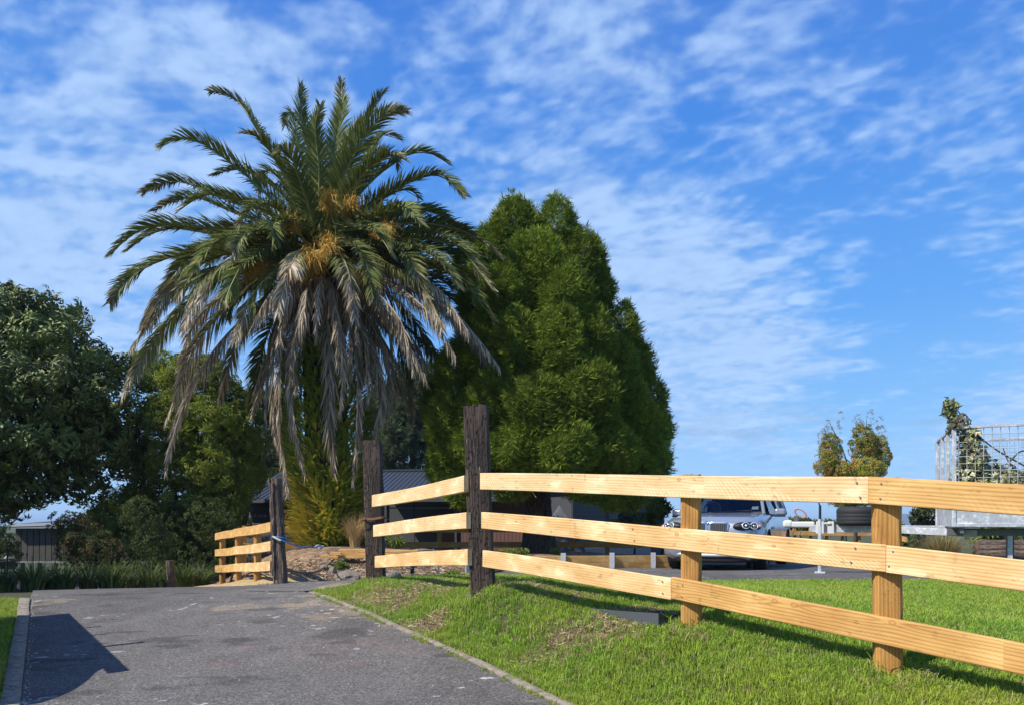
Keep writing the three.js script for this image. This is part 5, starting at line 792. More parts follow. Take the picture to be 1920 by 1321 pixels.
{ // garden fence in front of the house
  const f = thing('rail_fence', 'low two rail garden fence in front of the house behind the conifer trunk', 'fence'), gm = std(lin(0.33, 0.25, 0.12), 0.85);
  const line = [[-6.6, 18.3], [-5.2, 18.7], [-3.2, 19.2], [-0.6, 19.6], [1.6, 19.6], [3.4, 19.3]];
  for (let i = 0; i + 1 < line.length; i++) for (const y of [-0.02, -0.42]) { const [a, b] = [line[i], line[i + 1]]; rail(f, W(a[0], a[1], y), W(b[0], b[1], y), woodMats[3], { seed: 120 + i, uo: i * 0.77 + y }); }
  for (let i = 0; i + 1 < line.length; i++) for (let k = 0; k < 2; k++) { const x = lerp(line[i][0], line[i + 1][0], k / 2), d = lerp(line[i][1], line[i + 1][1], k / 2) + 0.09, y = BG(x, d).y; part('post', postGeo(V(x, y - 0.1, -d), V(x, EYE - 0.0, -d), 0.12, 0.11, 0, 130 + i * 2 + k, { n: 10, seg: 3, power: 3 }), postWood, f); }
  // succulents and weeds on the bed
  const lab = ['leftmost of three small green succulents beside the near sleeper post', 'middle of three small green succulents beside the near sleeper post', 'rightmost of three small green succulents beside the near sleeper post', 'small green plant seen through the middle fence bay', 'green weed growing left of the plank stack', 'green weed by the galvanised post left of the near sleeper', 'yellow green weed under the conifer trunk'];
  [[942, 1027, 16.1, 0.09], [961, 1027, 16.1, 0.1], [981, 1027, 16.1, 0.1], [742, 1014, 17, 0.16], [640, 1050, 12.8, 0.09], [848, 1072, 12.4, 0.08], [1040, 1035, 17, 0.09]].forEach(([px, py, D, s], i) => { const x = (px - 960) * D / F, p = BG(x, D), t = thing('small_plant', lab[i], 'plant', V(p.x, p.y, p.z), 0, 'small plants on the soil bed'); const R = rng(i + 4), ms = []; for (let k = 0; k < 26; k++) { const q = new THREE.Quaternion().setFromEuler(new THREE.Euler((R() - 0.5) * 1.6, R() * 6, (R() - 0.5) * 1.6)); ms.push(new THREE.Matrix4().compose(V((R() - 0.5) * s * 1.6, s * (0.3 + 0.9 * R()), (R() - 0.5) * s * 1.6), q, V(s * 9, s * 9, s * 9))); } const g = merge(ms.map((m) => smallLeaf[0].clone().applyMatrix4(m))); part('leaves', g, new THREE.MeshPhysicalMaterial({ color: lin(0.20, 0.26, 0.04), roughness: 1, transmission: 0.2, thickness: 0 }), t); });
}
{ // shed on piles at the far left
  const h = thing('shed', 'dark vertical-boarded shed on short piles at the far left', 'shed'), D = 27, P = (px, py, dd = 0) => at(px, py, D + dd), k = D / F, sm = std(lin(0.085, 0.078, 0.066), 0.85), sm2 = std(lin(0.075, 0.069, 0.06), 0.85);
  const x0 = P(28, 0).x, x1 = P(300, 0).x, yb = P(0, 1052).y, yt = P(0, 990).y;
  part('wall', box((x0 + x1) / 2, (yb + yt) / 2, -D - 1.55, x1 - x0, yt - yb, 3), sm, h);
  const n = 24, w = (x1 - x0) / n; for (let i = 0; i < n; i++) part('cladding_board', rbox(x0 + (i + 0.5) * w, (yb + yt) / 2, -D - 0.02, w - 0.022, yt - yb, 0.05, 0.006, 1), i % 3 ? sm : sm2, h);
  part('roof', loft([[V(x0 - 0.15, yt + 0.03, -D + 0.25), V(x0 - 0.15, yt + 0.14, -D + 0.25), V(x0 - 0.15, yt + 0.34, -D - 3.3), V(x0 - 0.15, yt + 0.23, -D - 3.3)], [V(x1 + 0.15, yt + 0.2, -D + 0.25), V(x1 + 0.15, yt + 0.31, -D + 0.25), V(x1 + 0.15, yt + 0.5, -D - 3.3), V(x1 + 0.15, yt + 0.4, -D - 3.3)]], { crease: 0.2 }), charM, h);
  part('fascia', board(V(x0 - 0.16, yt + 0.10, -D + 0.28), V(x1 + 0.15, yt + 0.27, -D + 0.28), 0.09, 0.03, { seg: 1 }), std(lin(0.5, 0.52, 0.55), 0.5), h);
  part('sill_strip', board(V(x0, yb - 0.02, -D + 0.03), V(x1, yb - 0.02, -D + 0.03), 0.05, 0.03, { seg: 1 }), std(lin(0.32, 0.32, 0.31), 0.7), h);
  for (let i = 0; i < 9; i++) part('pile', postGeo(V(x0 + 0.2 + i * (x1 - x0 - 0.4) / 8, landH(x0, D) - 0.3, -D - 0.1), V(x0 + 0.2 + i * (x1 - x0 - 0.4) / 8, yb, -D - 0.1), 0.13, 0.13, 0, i, { n: 8, seg: 2 }), std(lin(0.08, 0.07, 0.06), 0.9), h);
  const dk = thing('low_deck', 'low dark deck edge left of the shed', 'deck'); part('deck_edge', box(P(-30, 0).x, P(0, 1056).y, -26.5, 2.3, 0.22, 1.2), charM, dk); for (const px of [-60, 10]) part('deck_post', box(P(px, 0).x, P(0, 1075).y, -26.5, 0.12, 0.6, 0.12), charM, dk);
  // white statue
  const s = thing('statue', 'small white garden statue left of the shed', 'statue'), b = P(15, 1046), pr = [[0.001, -0.02], [0.13, -0.02], [0.13, 0.03], [0.09, 0.05], [0.10, 0.15], [0.075, 0.24], [0.085, 0.34], [0.055, 0.42], [0.03, 0.45], [0.05, 0.49], [0.055, 0.53], [0.035, 0.57], [0.001, 0.58]];
  const lg = new THREE.LatheGeometry(pr.map(([a, c]) => new THREE.Vector2(a, c)), 18); const m = part('figure', lg, std(lin(0.8, 0.8, 0.8), 0.7), s); m.position.copy(b); const arm = part('arm', tube([V(0.07, 0.34, 0), V(0.15, 0.30, 0.02), V(0.16, 0.40, 0.03), V(0.08, 0.46, 0.03)], 0.024, 12, 7), std(lin(0.8, 0.8, 0.8), 0.7), s); arm.position.copy(b);
  const pl = part('plinth', box(0, -0.2, 0, 0.3, 0.36, 0.3), std(lin(0.2, 0.22, 0.14), 0.9), s); pl.position.copy(b);
}

// ------------------------------------------------------------------ silver car behind the fence
{
  const paint = new THREE.MeshPhysicalMaterial({ color: lin(0.40, 0.43, 0.47), metalness: 0.55, roughness: 0.32, clearcoat: 1, clearcoatRoughness: 0.04 }), black = std(lin(0.014, 0.014, 0.015), 0.55), chrome = std(lin(0.75, 0.76, 0.78), 0.16, { metalness: 1 }), tyre = std(lin(0.018, 0.018, 0.019), 0.8), alloy = std(lin(0.42, 0.43, 0.45), 0.3, { metalness: 0.9 }), glass = new THREE.MeshPhysicalMaterial({ color: lin(0.34, 0.42, 0.45), roughness: 0.02, transmission: 1, thickness: 0, ior: 1.5 }), lens = new THREE.MeshPhysicalMaterial({ color: lin(0.95, 0.97, 1.0), roughness: 0.03, transmission: 1, thickness: 0 });
  const yaw = -27 * Math.PI / 180, hd = V(Math.sin(yaw), 0, Math.cos(yaw)), front = W(3.72, 14.15, 0), c0 = front.clone().addScaledVector(hd, -2.44), gy = landH(4.4, 16) + 0.02;
  const car = thing('parked_car', 'silver sport utility car parked behind the fence facing left', 'car', V(c0.x, gy, c0.z), yaw);
  // body: half sections front to back, [z, points from sill centre up to bonnet centre]
  const sec = [
    [2.46, [[0, 0.40], [0.50, 0.40], [0.60, 0.44], [0.62, 0.58], [0.61, 0.70], [0.56, 0.80], [0.34, 0.86], [0, 0.87]]],
    [2.41, [[0, 0.30], [0.62, 0.30], [0.76, 0.40], [0.79, 0.58], [0.77, 0.74], [0.70, 0.88], [0.38, 0.945], [0, 0.955]]],
    [2.30, [[0, 0.25], [0.72, 0.25], [0.87, 0.38], [0.90, 0.60], [0.88, 0.80], [0.78, 0.955], [0.40, 1.01], [0, 1.02]]],
    [2.10, [[0, 0.22], [0.80, 0.22], [0.94, 0.38], [0.96, 0.62], [0.945, 0.86], [0.83, 1.01], [0.42, 1.055], [0, 1.06]]],
    [1.80, [[0, 0.22], [0.84, 0.22], [0.96, 0.38], [0.975, 0.64], [0.965, 0.90], [0.85, 1.045], [0.43, 1.09], [0, 1.095]]],
    [1.40, [[0, 0.22], [0.86, 0.22], [0.965, 0.40], [0.975, 0.66], [0.965, 0.93], [0.86, 1.075], [0.44, 1.125], [0, 1.13]]],
    [1.00, [[0, 0.22], [0.87, 0.22], [0.965, 0.40], [0.965, 0.66], [0.955, 0.95], [0.87, 1.10], [0.46, 1.155], [0, 1.16]]],
    [0.60, [[0, 0.22], [0.87, 0.22], [0.96, 0.40], [0.955, 0.66], [0.95, 0.96], [0.885, 1.11], [0.46, 1.12], [0, 1.12]]],
    [-0.6, [[0, 0.22], [0.87, 0.22], [0.96, 0.40], [0.955, 0.66], [0.95, 0.98], [0.885, 1.13], [0.46, 1.13], [0, 1.13]]],
    [-1.6, [[0, 0.22], [0.87, 0.22], [0.97, 0.40], [0.985, 0.68], [0.97, 1.00], [0.88, 1.15], [0.46, 1.15], [0, 1.15]]],
    [-2.2, [[0, 0.28], [0.80, 0.28], [0.93, 0.44], [0.94, 0.70], [0.92, 1.00], [0.82, 1.15], [0.44, 1.15], [0, 1.15]]],
    [-2.42, [[0, 0.42], [0.66, 0.42], [0.80, 0.50], [0.82, 0.70], [0.80, 0.95], [0.72, 1.05], [0.4, 1.08], [0, 1.08]]],
  ];
  const curveSec = (p) => { const c = new THREE.CatmullRomCurve3(p.map(([x, y]) => V(x, y, 0)), false, 'centripetal', 0.5); return c.getPoints(21); };
  const stations = []; for (let i = 0; i + 1 < sec.length; i++) { const n = 4; for (let k = 0; k < n; k++) { const t = k / n; stations.push([lerp(sec[i][0], sec[i + 1][0], t), sec[i][1].map((q, j) => [lerp(q[0], sec[i + 1][1][j][0], t), lerp(q[1], sec[i + 1][1][j][1], t)])]); } } stations.push(sec.at(-1));
  const rings = stations.map(([z, p]) => { const h = curveSec(p), r = h.map((q) => V(q.x, q.y, z)), l = h.slice(1, -1).reverse().map((q) => V(-q.x, q.y, z)); return [...r, ...l].reverse(); });
  let g = loft(rings, { crease: 0.5 });
  const ev = new Evaluator(); ev.attributes = ['position', 'normal', 'uv'];
  let body = new Brush(g); for (const z of [1.52, -1.42]) { const cy = new THREE.CylinderGeometry(0.43, 0.43, 2.4, 40); cy.rotateZ(Math.PI / 2); const b = new Brush(cy); b.position.set(0, 0.40, z); b.updateMatrixWorld(); body.updateMatrixWorld(); body = ev.evaluate(body, b, SUBTRACTION); }
  const bd = part('body', body.geometry, paint, car);
  // wheels
  for (const [x, z] of [[0.83, 1.52], [-0.83, 1.52], [0.83, -1.42], [-0.83, -1.42]]) {
    const w = part('wheel', new THREE.LatheGeometry([[0.24, -0.12], [0.34, -0.125], [0.375, -0.10], [0.385, -0.06], [0.386, 0.06], [0.375, 0.10], [0.34, 0.125], [0.24, 0.12]].map(([a, b]) => new THREE.Vector2(a, b)), 40).rotateZ(Math.PI / 2), tyre, car); w.position.set(x, 0.385, z);
    const sp = [new THREE.CylinderGeometry(0.06, 0.06, 0.06, 16).rotateZ(Math.PI / 2), new THREE.TorusGeometry(0.25, 0.018, 8, 36).rotateY(Math.PI / 2)]; for (let i = 0; i < 10; i++) { const q = new THREE.BoxGeometry(0.03, 0.22, 0.035); q.translate(0, 0.13, 0); q.rotateX(i / 10 * 6.283); sp.push(q); }
    const rim = part('rim', merge(sp), alloy, w); rim.position.x = Math.sign(x) * 0.09; part('brake_disc', new THREE.CylinderGeometry(0.17, 0.17, 0.02, 24).rotateZ(Math.PI / 2), black, w);
  }
  part('wheel_arch_liner', merge([1.52, -1.42].flatMap((z) => [0.62, -0.62].map((x) => box(x, 0.45, z, 0.02, 0.75, 0.84)))), black, car);
  part('underbody', box(0, 0.24, 0, 1.5, 0.06, 4.2), black, car);
  // cabin: roof, pillars, glass
  const roofRings = [[0.32, 0.60, 1.655], [0.0, 0.66, 1.735], [-0.6, 0.67, 1.765], [-1.3, 0.65, 1.745], [-1.95, 0.60, 1.66]].map(([z, w, y]) => [V(-w, y - 0.05, z), V(-w * 0.93, y, z), V(-w * 0.5, y + 0.028, z), V(0, y + 0.035, z), V(w * 0.5, y + 0.028, z), V(w * 0.93, y, z), V(w, y - 0.05, z), V(w * 0.9, y - 0.055, z), V(0, y - 0.03, z), V(-w * 0.9, y - 0.055, z)]);
  part('roof', loft(roofRings, { crease: 0.7 }), paint, car);
  const curved = (a, b, c, d, bow, nrm) => { const pos = [], N = 8, P = (u, v) => a.clone().lerp(b, u).lerp(d.clone().lerp(c, u), v).addScaledVector(nrm, bow * (1 - (2 * u - 1) ** 2)); for (let i = 0; i < N; i++) for (let j = 0; j < N; j++) { const p = [P(i / N, j / N), P((i + 1) / N, j / N), P((i + 1) / N, (j + 1) / N), P(i / N, (j + 1) / N)]; for (const k of [0, 1, 2, 0, 2, 3]) pos.push(p[k].x, p[k].y, p[k].z); } const q = mergeVertices(tris(pos).deleteAttribute('normal')); q.computeVertexNormals(); return q; };
  part('windscreen', curved(V(-0.78, 1.125, 0.97), V(0.78, 1.125, 0.97), V(0.585, 1.655, 0.30), V(-0.585, 1.655, 0.30), 0.07, V(0, 0.5, 0.85)), glass, car);
  for (const s of [-1, 1]) {
    part('side_window', curved(V(s * 0.875, 1.13, 0.72), V(s * 0.875, 1.14, -1.75), V(s * 0.665, 1.66, -1.55), V(s * 0.645, 1.66, 0.22), 0.02, V(s, 0, 0)), glass, car);
    part('pillar', tube([V(s * 0.80, 1.12, 0.99), V(s * 0.70, 1.42, 0.62), V(s * 0.61, 1.66, 0.30)], 0.035, 8, 8, 0.032), paint, car);
    part('pillar', tube([V(s * 0.875, 1.13, -0.38), V(s * 0.78, 1.42, -0.40), V(s * 0.665, 1.68, -0.42)], 0.035, 6, 6), black, car);
    part('pillar', tube([V(s * 0.87, 1.14, -1.75), V(s * 0.78, 1.42, -1.72), V(s * 0.62, 1.67, -1.62)], 0.07, 6, 6), paint, car);
    const m = part('wing_mirror', rbox(0, 0, 0, 0.22, 0.15, 0.13, 0.05, 4), paint, car); m.position.set(s * 1.06, 1.17, 0.60); m.rotation.y = s * 0.15;
    part('mirror_base', rbox(0, -0.075, 0, 0.22, 0.04, 0.12, 0.02), black, m); part('mirror_arm', tube([V(-s * 0.2, -0.07, 0), V(-s * 0.12, -0.07, 0), V(-s * 0.02, -0.05, 0)], 0.022, 4, 6), black, m);
    // headlamp: a dark housing with two bright rings under a clear cover
    const hl = part('headlight', new THREE.SphereGeometry(1, 24, 16), black, car); hl.scale.set(0.275, 0.098, 0.14); hl.position.set(s * 0.69, 0.862, 2.32); hl.rotation.set(-0.25, s * 0.62, s * 0.10);
    for (const [dx, r] of [[-0.30, 0.34], [0.30, 0.36]]) { const rg = part('lamp_ring', new THREE.TorusGeometry(1, 0.17, 8, 24), std(lin(0.85, 0.87, 0.9), 0.2, { metalness: 0.4 }), hl); rg.scale.set(r * 0.72, r * 2.0 * 0.85, 1.0 * 0.5); rg.position.set(s * dx, 0.0, 0.9); const bl = part('lamp_bulb', new THREE.SphereGeometry(1, 14, 10), chrome, hl); bl.scale.set(r * 0.36, r * 0.95, 0.3); bl.position.set(s * dx, 0, 0.86); }
    const am = part('indicator', new THREE.SphereGeometry(1, 12, 8), std(lin(0.72, 0.30, 0.16), 0.25), hl); am.scale.set(0.16, 0.36, 0.3); am.position.set(s * 0.76, 0.06, 0.6);
    // kidney grille
    const kd = part('grille', (() => { const sh = new THREE.Shape(); sh.moveTo(0.02, -0.09); sh.lineTo(0.02, 0.075); sh.quadraticCurveTo(0.03, 0.105, 0.08, 0.105); sh.lineTo(0.24, 0.10); sh.quadraticCurveTo(0.29, 0.095, 0.29, 0.05); sh.lineTo(0.25, -0.075); sh.quadraticCurveTo(0.24, -0.105, 0.2, -0.105); sh.lineTo(0.05, -0.105); sh.closePath(); const e = new THREE.ExtrudeGeometry(sh, { depth: 0.03, bevelEnabled: true, bevelSize: 0.016, bevelThickness: 0.012, bevelSegments: 2 }); if (s < 0) { e.scale(-1, 1, 1); const ix = e.attributes.position; for (let i = 0; i < ix.count; i += 3) for (const at2 of Object.values(e.attributes)) { const n = at2.itemSize; for (let c = 0; c < n; c++) { const a = at2.array[(i + 1) * n + c]; at2.array[(i + 1) * n + c] = at2.array[(i + 2) * n + c]; at2.array[(i + 2) * n + c] = a; } } e.computeVertexNormals(); } return e; })(), chrome, car); kd.scale.set(1.3, 1.2, 1); kd.position.set(0, 0.82, 2.44); kd.rotation.x = -0.16;
    part('grille_recess', box(s * 0.155, -0.0, 0.044, 0.235, 0.175, 0.006), black, kd); for (let i = 0; i < 8; i++) part('grille_bar', box(s * (0.05 + i * 0.03), 0, 0.05, 0.006, 0.165, 0.012), std(lin(0.10, 0.10, 0.105), 0.4), kd);
  }
  // lower bumper
  const intake = part('lower_intake', rbox(0, 0.47, 2.42, 1.02, 0.17, 0.12, 0.05, 3), black, car);
  for (const s of [-1, 1]) { const q = part('side_intake', rbox(0, 0, 0, 0.26, 0.22, 0.1, 0.04, 3), black, car); q.position.set(s * 0.72, 0.50, 2.30); q.rotation.y = s * 0.6; const fl = part('fog_lamp', new THREE.SphereGeometry(0.05, 14, 10), chrome, q); fl.position.z = 0.035; }
  part('skid_plate', tube([V(-0.86, 0.36, 2.20), V(-0.55, 0.345, 2.42), V(0, 0.335, 2.50), V(0.55, 0.345, 2.42), V(0.86, 0.36, 2.20)], 0.032, 24, 8), std(lin(0.78, 0.79, 0.8), 0.3, { metalness: 0.5 }), car);
  part('valance', tube([V(-0.80, 0.27, 2.16), V(-0.5, 0.25, 2.36), V(0, 0.245, 2.42), V(0.5, 0.25, 2.36), V(0.80, 0.27, 2.16)], 0.06, 24, 8), black, car);
  // maker's roundel on the nose: dark ring round a quartered blue and white disc
  const em = part('emblem', new THREE.CylinderGeometry(0.041, 0.041, 0.012, 28).rotateX(Math.PI / 2), black, car); em.position.set(0, 0.948, 2.445); em.rotation.x = -0.75;
  for (let q = 0; q < 4; q++) { const s = part('emblem_quarter', new THREE.CircleGeometry(0.026, 10, q * Math.PI / 2, Math.PI / 2), std(q % 2 ? lin(0.03, 0.20, 0.55) : lin(0.85, 0.86, 0.88), 0.3), em); s.position.z = 0.0075; }
  const er = part('emblem_ring', new THREE.TorusGeometry(0.041, 0.003, 6, 28), chrome, em); er.position.z = 0.004;
  // inside
  part('dashboard', rbox(0, 1.13, 0.62, 1.6, 0.1, 0.72, 0.04), black, car); part('cabin_floor', box(0, 1.155, -0.7, 1.66, 0.03, 2.1), black, car);
  for (const x of [-0.38, 0.38]) { const st = part('seat', rbox(x, 1.28, -0.28, 0.46, 0.34, 0.16, 0.06, 3), std(lin(0.03, 0.03, 0.032), 0.8), car); part('headrest', rbox(x, 1.52, -0.30, 0.26, 0.16, 0.1, 0.04, 3), std(lin(0.03, 0.03, 0.032), 0.8), st); }
  part('tailgate', loft([[V(-0.84, 1.12, -2.12), V(0.84, 1.12, -2.12), V(0.60, 1.68, -1.93), V(-0.60, 1.68, -1.93)], [V(-0.84, 1.12, -2.18), V(0.84, 1.12, -2.18), V(0.60, 1.70, -1.99), V(-0.60, 1.70, -1.99)]], { crease: 0.3 }), black, car);
  for (const x of [-0.42, 0, 0.42]) part('rear_seat', rbox(x, 1.34, -1.05, 0.42, 0.42, 0.16, 0.06, 3), std(lin(0.03, 0.03, 0.032), 0.8), car);
  part('steering_wheel', new THREE.TorusGeometry(0.18, 0.016, 8, 30).rotateX(-0.45).translate(-0.38, 1.24, 0.3), black, car);
  part('windscreen_sticker', (() => { const q = new THREE.PlaneGeometry(0.13, 0.10); q.rotateX(-0.9); return q; })(), std(lin(0.85, 0.86, 0.86), 0.7), car).position.set(0.60, 1.255, 0.80);
  for (const s of [-1, 1]) part('wiper', tube([V(s * 0.1 - 0.2, 1.165, 1.0), V(s * 0.1 + 0.1, 1.19, 0.97), V(s * 0.1 + 0.45, 1.20, 0.93)], 0.008, 6, 5), black, car);
}

// ------------------------------------------------------------------ cage trailer
{
  const th = 156.4 * Math.PI / 180, o = W(6.22, 10.5, 0), gy = landH(6.5, 11.3);
  const t = thing('cage_trailer', 'galvanised cage trailer loaded with cut branches at the right edge', 'trailer', V(o.x, gy, o.z), th);
  const fl = EYE - gy - 0.01, H = 1.39, L = 3.6, Wd = 1.9, P = (x, y, z) => V(x, y, z);
  const bar = (a, b, w = 0.04, name = 'cage_rail', up = V(0, 1, 0)) => part(name, board(a, b, w, w, { seg: 1, ch: 0.004, up }), galv, t);
  for (const z of [0, Wd]) { bar(P(0, fl + H, z), P(-L, fl + H, z)); for (const x of [0, -1.2, -2.4, -L]) bar(P(x, fl, z), P(x, fl + H, z), x ? 0.035 : 0.055, 'cage_post', V(1, 0, 0)); const sd = part('tray_side', board(P(0, fl + 0.19, z), P(-L, fl + 0.19, z), 0.38, 0.03, { seg: 2 }), galv, t); part('side_lip', board(P(0, fl + 0.39, z), P(-L, fl + 0.39, z), 0.04, 0.06, { seg: 1 }), galv, sd); part('side_lip', board(P(0, fl + 0.02, z), P(-L, fl + 0.02, z), 0.05, 0.05, { seg: 1 }), galv, sd); }
  for (const x of [0, -L]) { bar(P(x, fl + H, 0.03), P(x, fl + H, Wd - 0.03)); part('tray_end', board(P(x, fl + 0.19, 0.02), P(x, fl + 0.19, Wd - 0.02), 0.38, 0.03, { seg: 2 }), galv, t); }
  for (const z of [0.62, 1.26]) bar(P(0, fl + 0.38, z), P(0, fl + H, z), 0.045, 'cage_post', V(0, 0, 1));
  const wire = (list, p) => part('wire_mesh', merge(list), galv, t);
  for (const z of [0.012, Wd - 0.012]) { const g = []; for (let x = -0.06; x > -L; x -= 0.1) g.push(cyl(P(x, fl + 0.4, z), P(x, fl + H, z), 0.0048, 0.0048, 4)); for (let y = 0.48; y < H; y += 0.1) g.push(cyl(P(0, fl + y, z), P(-L, fl + y, z), 0.0048, 0.0048, 4)); wire(g); }
  part('tray_floor', box(-L / 2, fl - 0.005, Wd / 2, L - 0.04, 0.02, Wd - 0.04), galv, t);
  const ch = std(lin(0.16, 0.165, 0.17), 0.55, { metalness: 0.5 });
  for (const z of [0.3, Wd - 0.3]) part('chassis_rail', board(P(0.05, fl - 0.08, z), P(-L, fl - 0.08, z), 0.1, 0.06, { seg: 1 }), ch, t);
  for (const x of [-0.1, -1.0, -1.8, -2.6, -3.4]) part('cross_member', board(P(x, fl - 0.06, 0.02), P(x, fl - 0.06, Wd - 0.02), 0.07, 0.05, { seg: 1 }), ch, t);
  part('drawbar', board(P(-0.25, fl - 0.05, Wd / 2), P(1.92, fl - 0.03, Wd / 2), 0.12, 0.09, { seg: 2 }), galv, t);
  part('drawbar', board(P(-0.3, fl - 0.1, 0.2), P(0.75, fl - 0.05, Wd / 2 - 0.05), 0.1, 0.05, { seg: 1 }), galv, t); part('drawbar', board(P(-0.3, fl - 0.1, Wd - 0.2), P(0.75, fl - 0.05, Wd / 2 + 0.05), 0.1, 0.05, { seg: 1 }), galv, t);
  // coupling with its handle loop
  const wp = std(lin(0.62, 0.62, 0.58), 0.6), cp = part('coupling', merge([rbox(2.07, fl + 0.03, Wd / 2, 0.46, 0.1, 0.1, 0.03), rbox(2.25, fl + 0.04, Wd / 2, 0.16, 0.13, 0.12, 0.05, 3)]), wp, t);
  part('coupling_handle', new THREE.TorusGeometry(0.085, 0.016, 8, 24).scale(1.15, 0.62, 1).rotateZ(0.6).translate(2.06, fl + 0.215, Wd / 2), std(lin(0.45, 0.22, 0.18), 0.6), cp); part('coupling_latch', rbox(2.12, fl + 0.13, Wd / 2, 0.07, 0.1, 0.05, 0.01), ch, cp);
  part('safety_chain', tube([P(2.15, fl - 0.03, Wd / 2 - 0.05), P(2.19, fl - 0.2, Wd / 2 - 0.06), P(2.13, fl - 0.26, Wd / 2 - 0.05), P(2.05, fl - 0.08, Wd / 2 - 0.05)], 0.01, 14, 5), ch, t);
  // jockey stand
  const jx = 1.76, jz = Wd / 2 - 0.1, j = part('jockey_stand', cyl(P(jx, 0.02, jz), P(jx, fl + 0.12, jz), 0.033, 0.033, 12), galv, t);
  part('stand_clamp', merge([rbox(jx, fl - 0.02, jz + 0.03, 0.12, 0.2, 0.1, 0.01), rbox(jx - 0.16, fl - 0.02, jz + 0.04, 0.1, 0.2, 0.06, 0.01), rbox(jx - 0.08, fl + 0.05, jz, 0.16, 0.03, 0.03, 0.008)]), wp, j); part('stand_handle', merge([cyl(P(jx, fl + 0.12, jz), P(jx, fl + 0.34, jz), 0.022, 0.02, 10), cyl(P(jx, fl + 0.32, jz), P(jx + 0.02, fl + 0.38, jz), 0.012, 0.01, 8)]), std(lin(0.02, 0.02, 0.02), 0.5), j); part('stand_foot', rbox(jx, 0.02, jz, 0.16, 0.03, 0.16, 0.008), galv, j);
  // spare wheel flat on the drawbar
  const tm = std(lin(0.022, 0.022, 0.024), 0.75), sp = part('spare_wheel', new THREE.LatheGeometry([[0.2, -0.1], [0.3, -0.115], [0.335, -0.09], [0.342, -0.07], [0.33, -0.06], [0.342, -0.05], [0.342, -0.02], [0.33, -0.012], [0.342, -0.004], [0.342, 0.02], [0.33, 0.03], [0.342, 0.038], [0.342, 0.065], [0.335, 0.09], [0.3, 0.115], [0.2, 0.1]].map(([a, b]) => new THREE.Vector2(a, b)), 44), tm, t); sp.scale.y = 1.3; sp.position.set(1.18, fl + 0.16, Wd / 2 - 0.02); part('rim', new THREE.CylinderGeometry(0.2, 0.2, 0.12, 28), wp, sp);
  // running gear
  for (const x of [-1.75]) for (const z of [-0.02, Wd + 0.02]) { const w = part('wheel', new THREE.LatheGeometry([[0.18, -0.1], [0.28, -0.11], [0.325, -0.09], [0.33, 0.09], [0.28, 0.11], [0.18, 0.1]].map(([a, b]) => new THREE.Vector2(a, b)), 36).rotateX(Math.PI / 2), tm, t); w.position.set(x, 0.33, z < 1 ? 0.1 : Wd - 0.1); part('rim', new THREE.CylinderGeometry(0.18, 0.18, 0.1, 24).rotateX(Math.PI / 2), wp, w); }
  part('axle', cyl(P(-1.75, 0.33, 0.1), P(-1.75, 0.33, Wd - 0.1), 0.04, 0.04, 10), ch, t);
  for (const z of [0.3, Wd - 0.3]) part('corner_leg', board(P(-0.95, 0.03, z), P(-0.95, fl - 0.1, z), 0.09, 0.09, { up: V(1, 0, 0), seg: 1 }), ch, t);
  part('corner_leg', board(P(-0.72, 0.03, 0.3), P(-0.72, fl - 0.1, 0.3), 0.06, 0.05, { up: V(1, 0, 0), seg: 1 }), galv, t);
  // load: one heap of cut variegated branches
  const ld = thing('branch_load', 'cut branches with cream and green leaves heaped in the cage trailer', 'branches', V(o.x, gy, o.z), th); const tw = std(lin(0.12, 0.09, 0.065), 0.9);
  const leafy = [leafRosette(41, 7, 0.10, 0.06, 0.5), leafRosette(42, 6, 0.12, 0.065, 0.9)], cols = [[0.52, 0.52, 0.26], [0.30, 0.33, 0.12], [0.14, 0.17, 0.07], [0.20, 0.17, 0.11], [0.62, 0.58, 0.36]];
  crown(ld, [[0.05, fl + 1.66, 0.04, 0.075, 0.2, 0.09], [-0.06, fl + 1.46, 0.08, 0.13, 0.17, 0.15], [-0.2, fl + 1.25, 0.12, 0.13, 0.2, 0.18], [-0.28, fl + 0.95, 0.2, 0.15, 0.25, 0.2], [-0.25, fl + 0.65, 0.3, 0.26, 0.28, 0.3], [-0.5, fl + 0.6, 0.5, 0.45, 0.3, 0.5], [-0.9, fl + 0.55, 0.5, 0.5, 0.25, 0.5], [-0.35, fl + 0.9, 1.0, 0.2, 0.4, 0.5], [-0.5, fl + 0.45, 1.2, 0.5, 0.25, 0.5], [-1.3, fl + 0.5, 0.7, 0.5, 0.18, 0.6], [-2.0, fl + 0.42, 0.8, 0.6, 0.2, 0.7]], 1250, leafy, leafM(0.2, 0.6), { cols, seed: 61, scale: [0.55, 1.0], shell: 0.55, name: 'leaves' });
  for (const pts of [[P(-1.5, fl + 0.5, 0.5), P(-0.9, fl + 0.85, 0.35), P(-0.4, fl + 1.2, 0.2), P(0.05, fl + 1.78, 0.04)], [P(-0.9, fl + 0.4, 0.9), P(-0.5, fl + 0.9, 0.6), P(-0.3, fl + 1.3, 0.3)], [P(-1.2, fl + 0.4, 0.3), P(-0.7, fl + 0.9, 0.25), P(-0.62, fl + 1.1, 0.2)], [P(-0.7, fl + 0.9, 0.3), P(-0.85, fl + 1.05, 0.25), P(-0.95, fl + 1.02, 0.2)]]) part('branch', tube(pts, 0.016, 14, 6, 0.006), tw, ld);
  crown(ld, [[-1.45, fl + 0.62, 0.25, 0.22, 0.1, 0.2], [-1.9, fl + 0.56, 0.25, 0.28, 0.1, 0.2]], 500, [leafRosette(43, 6, 0.16, 0.13, 0.6)], leafM(0.3, 0.5), { cols: [[0.20, 0.36, 0.05], [0.28, 0.42, 0.07]], seed: 62, scale: [0.7, 1.1], name: 'green_leaves' });
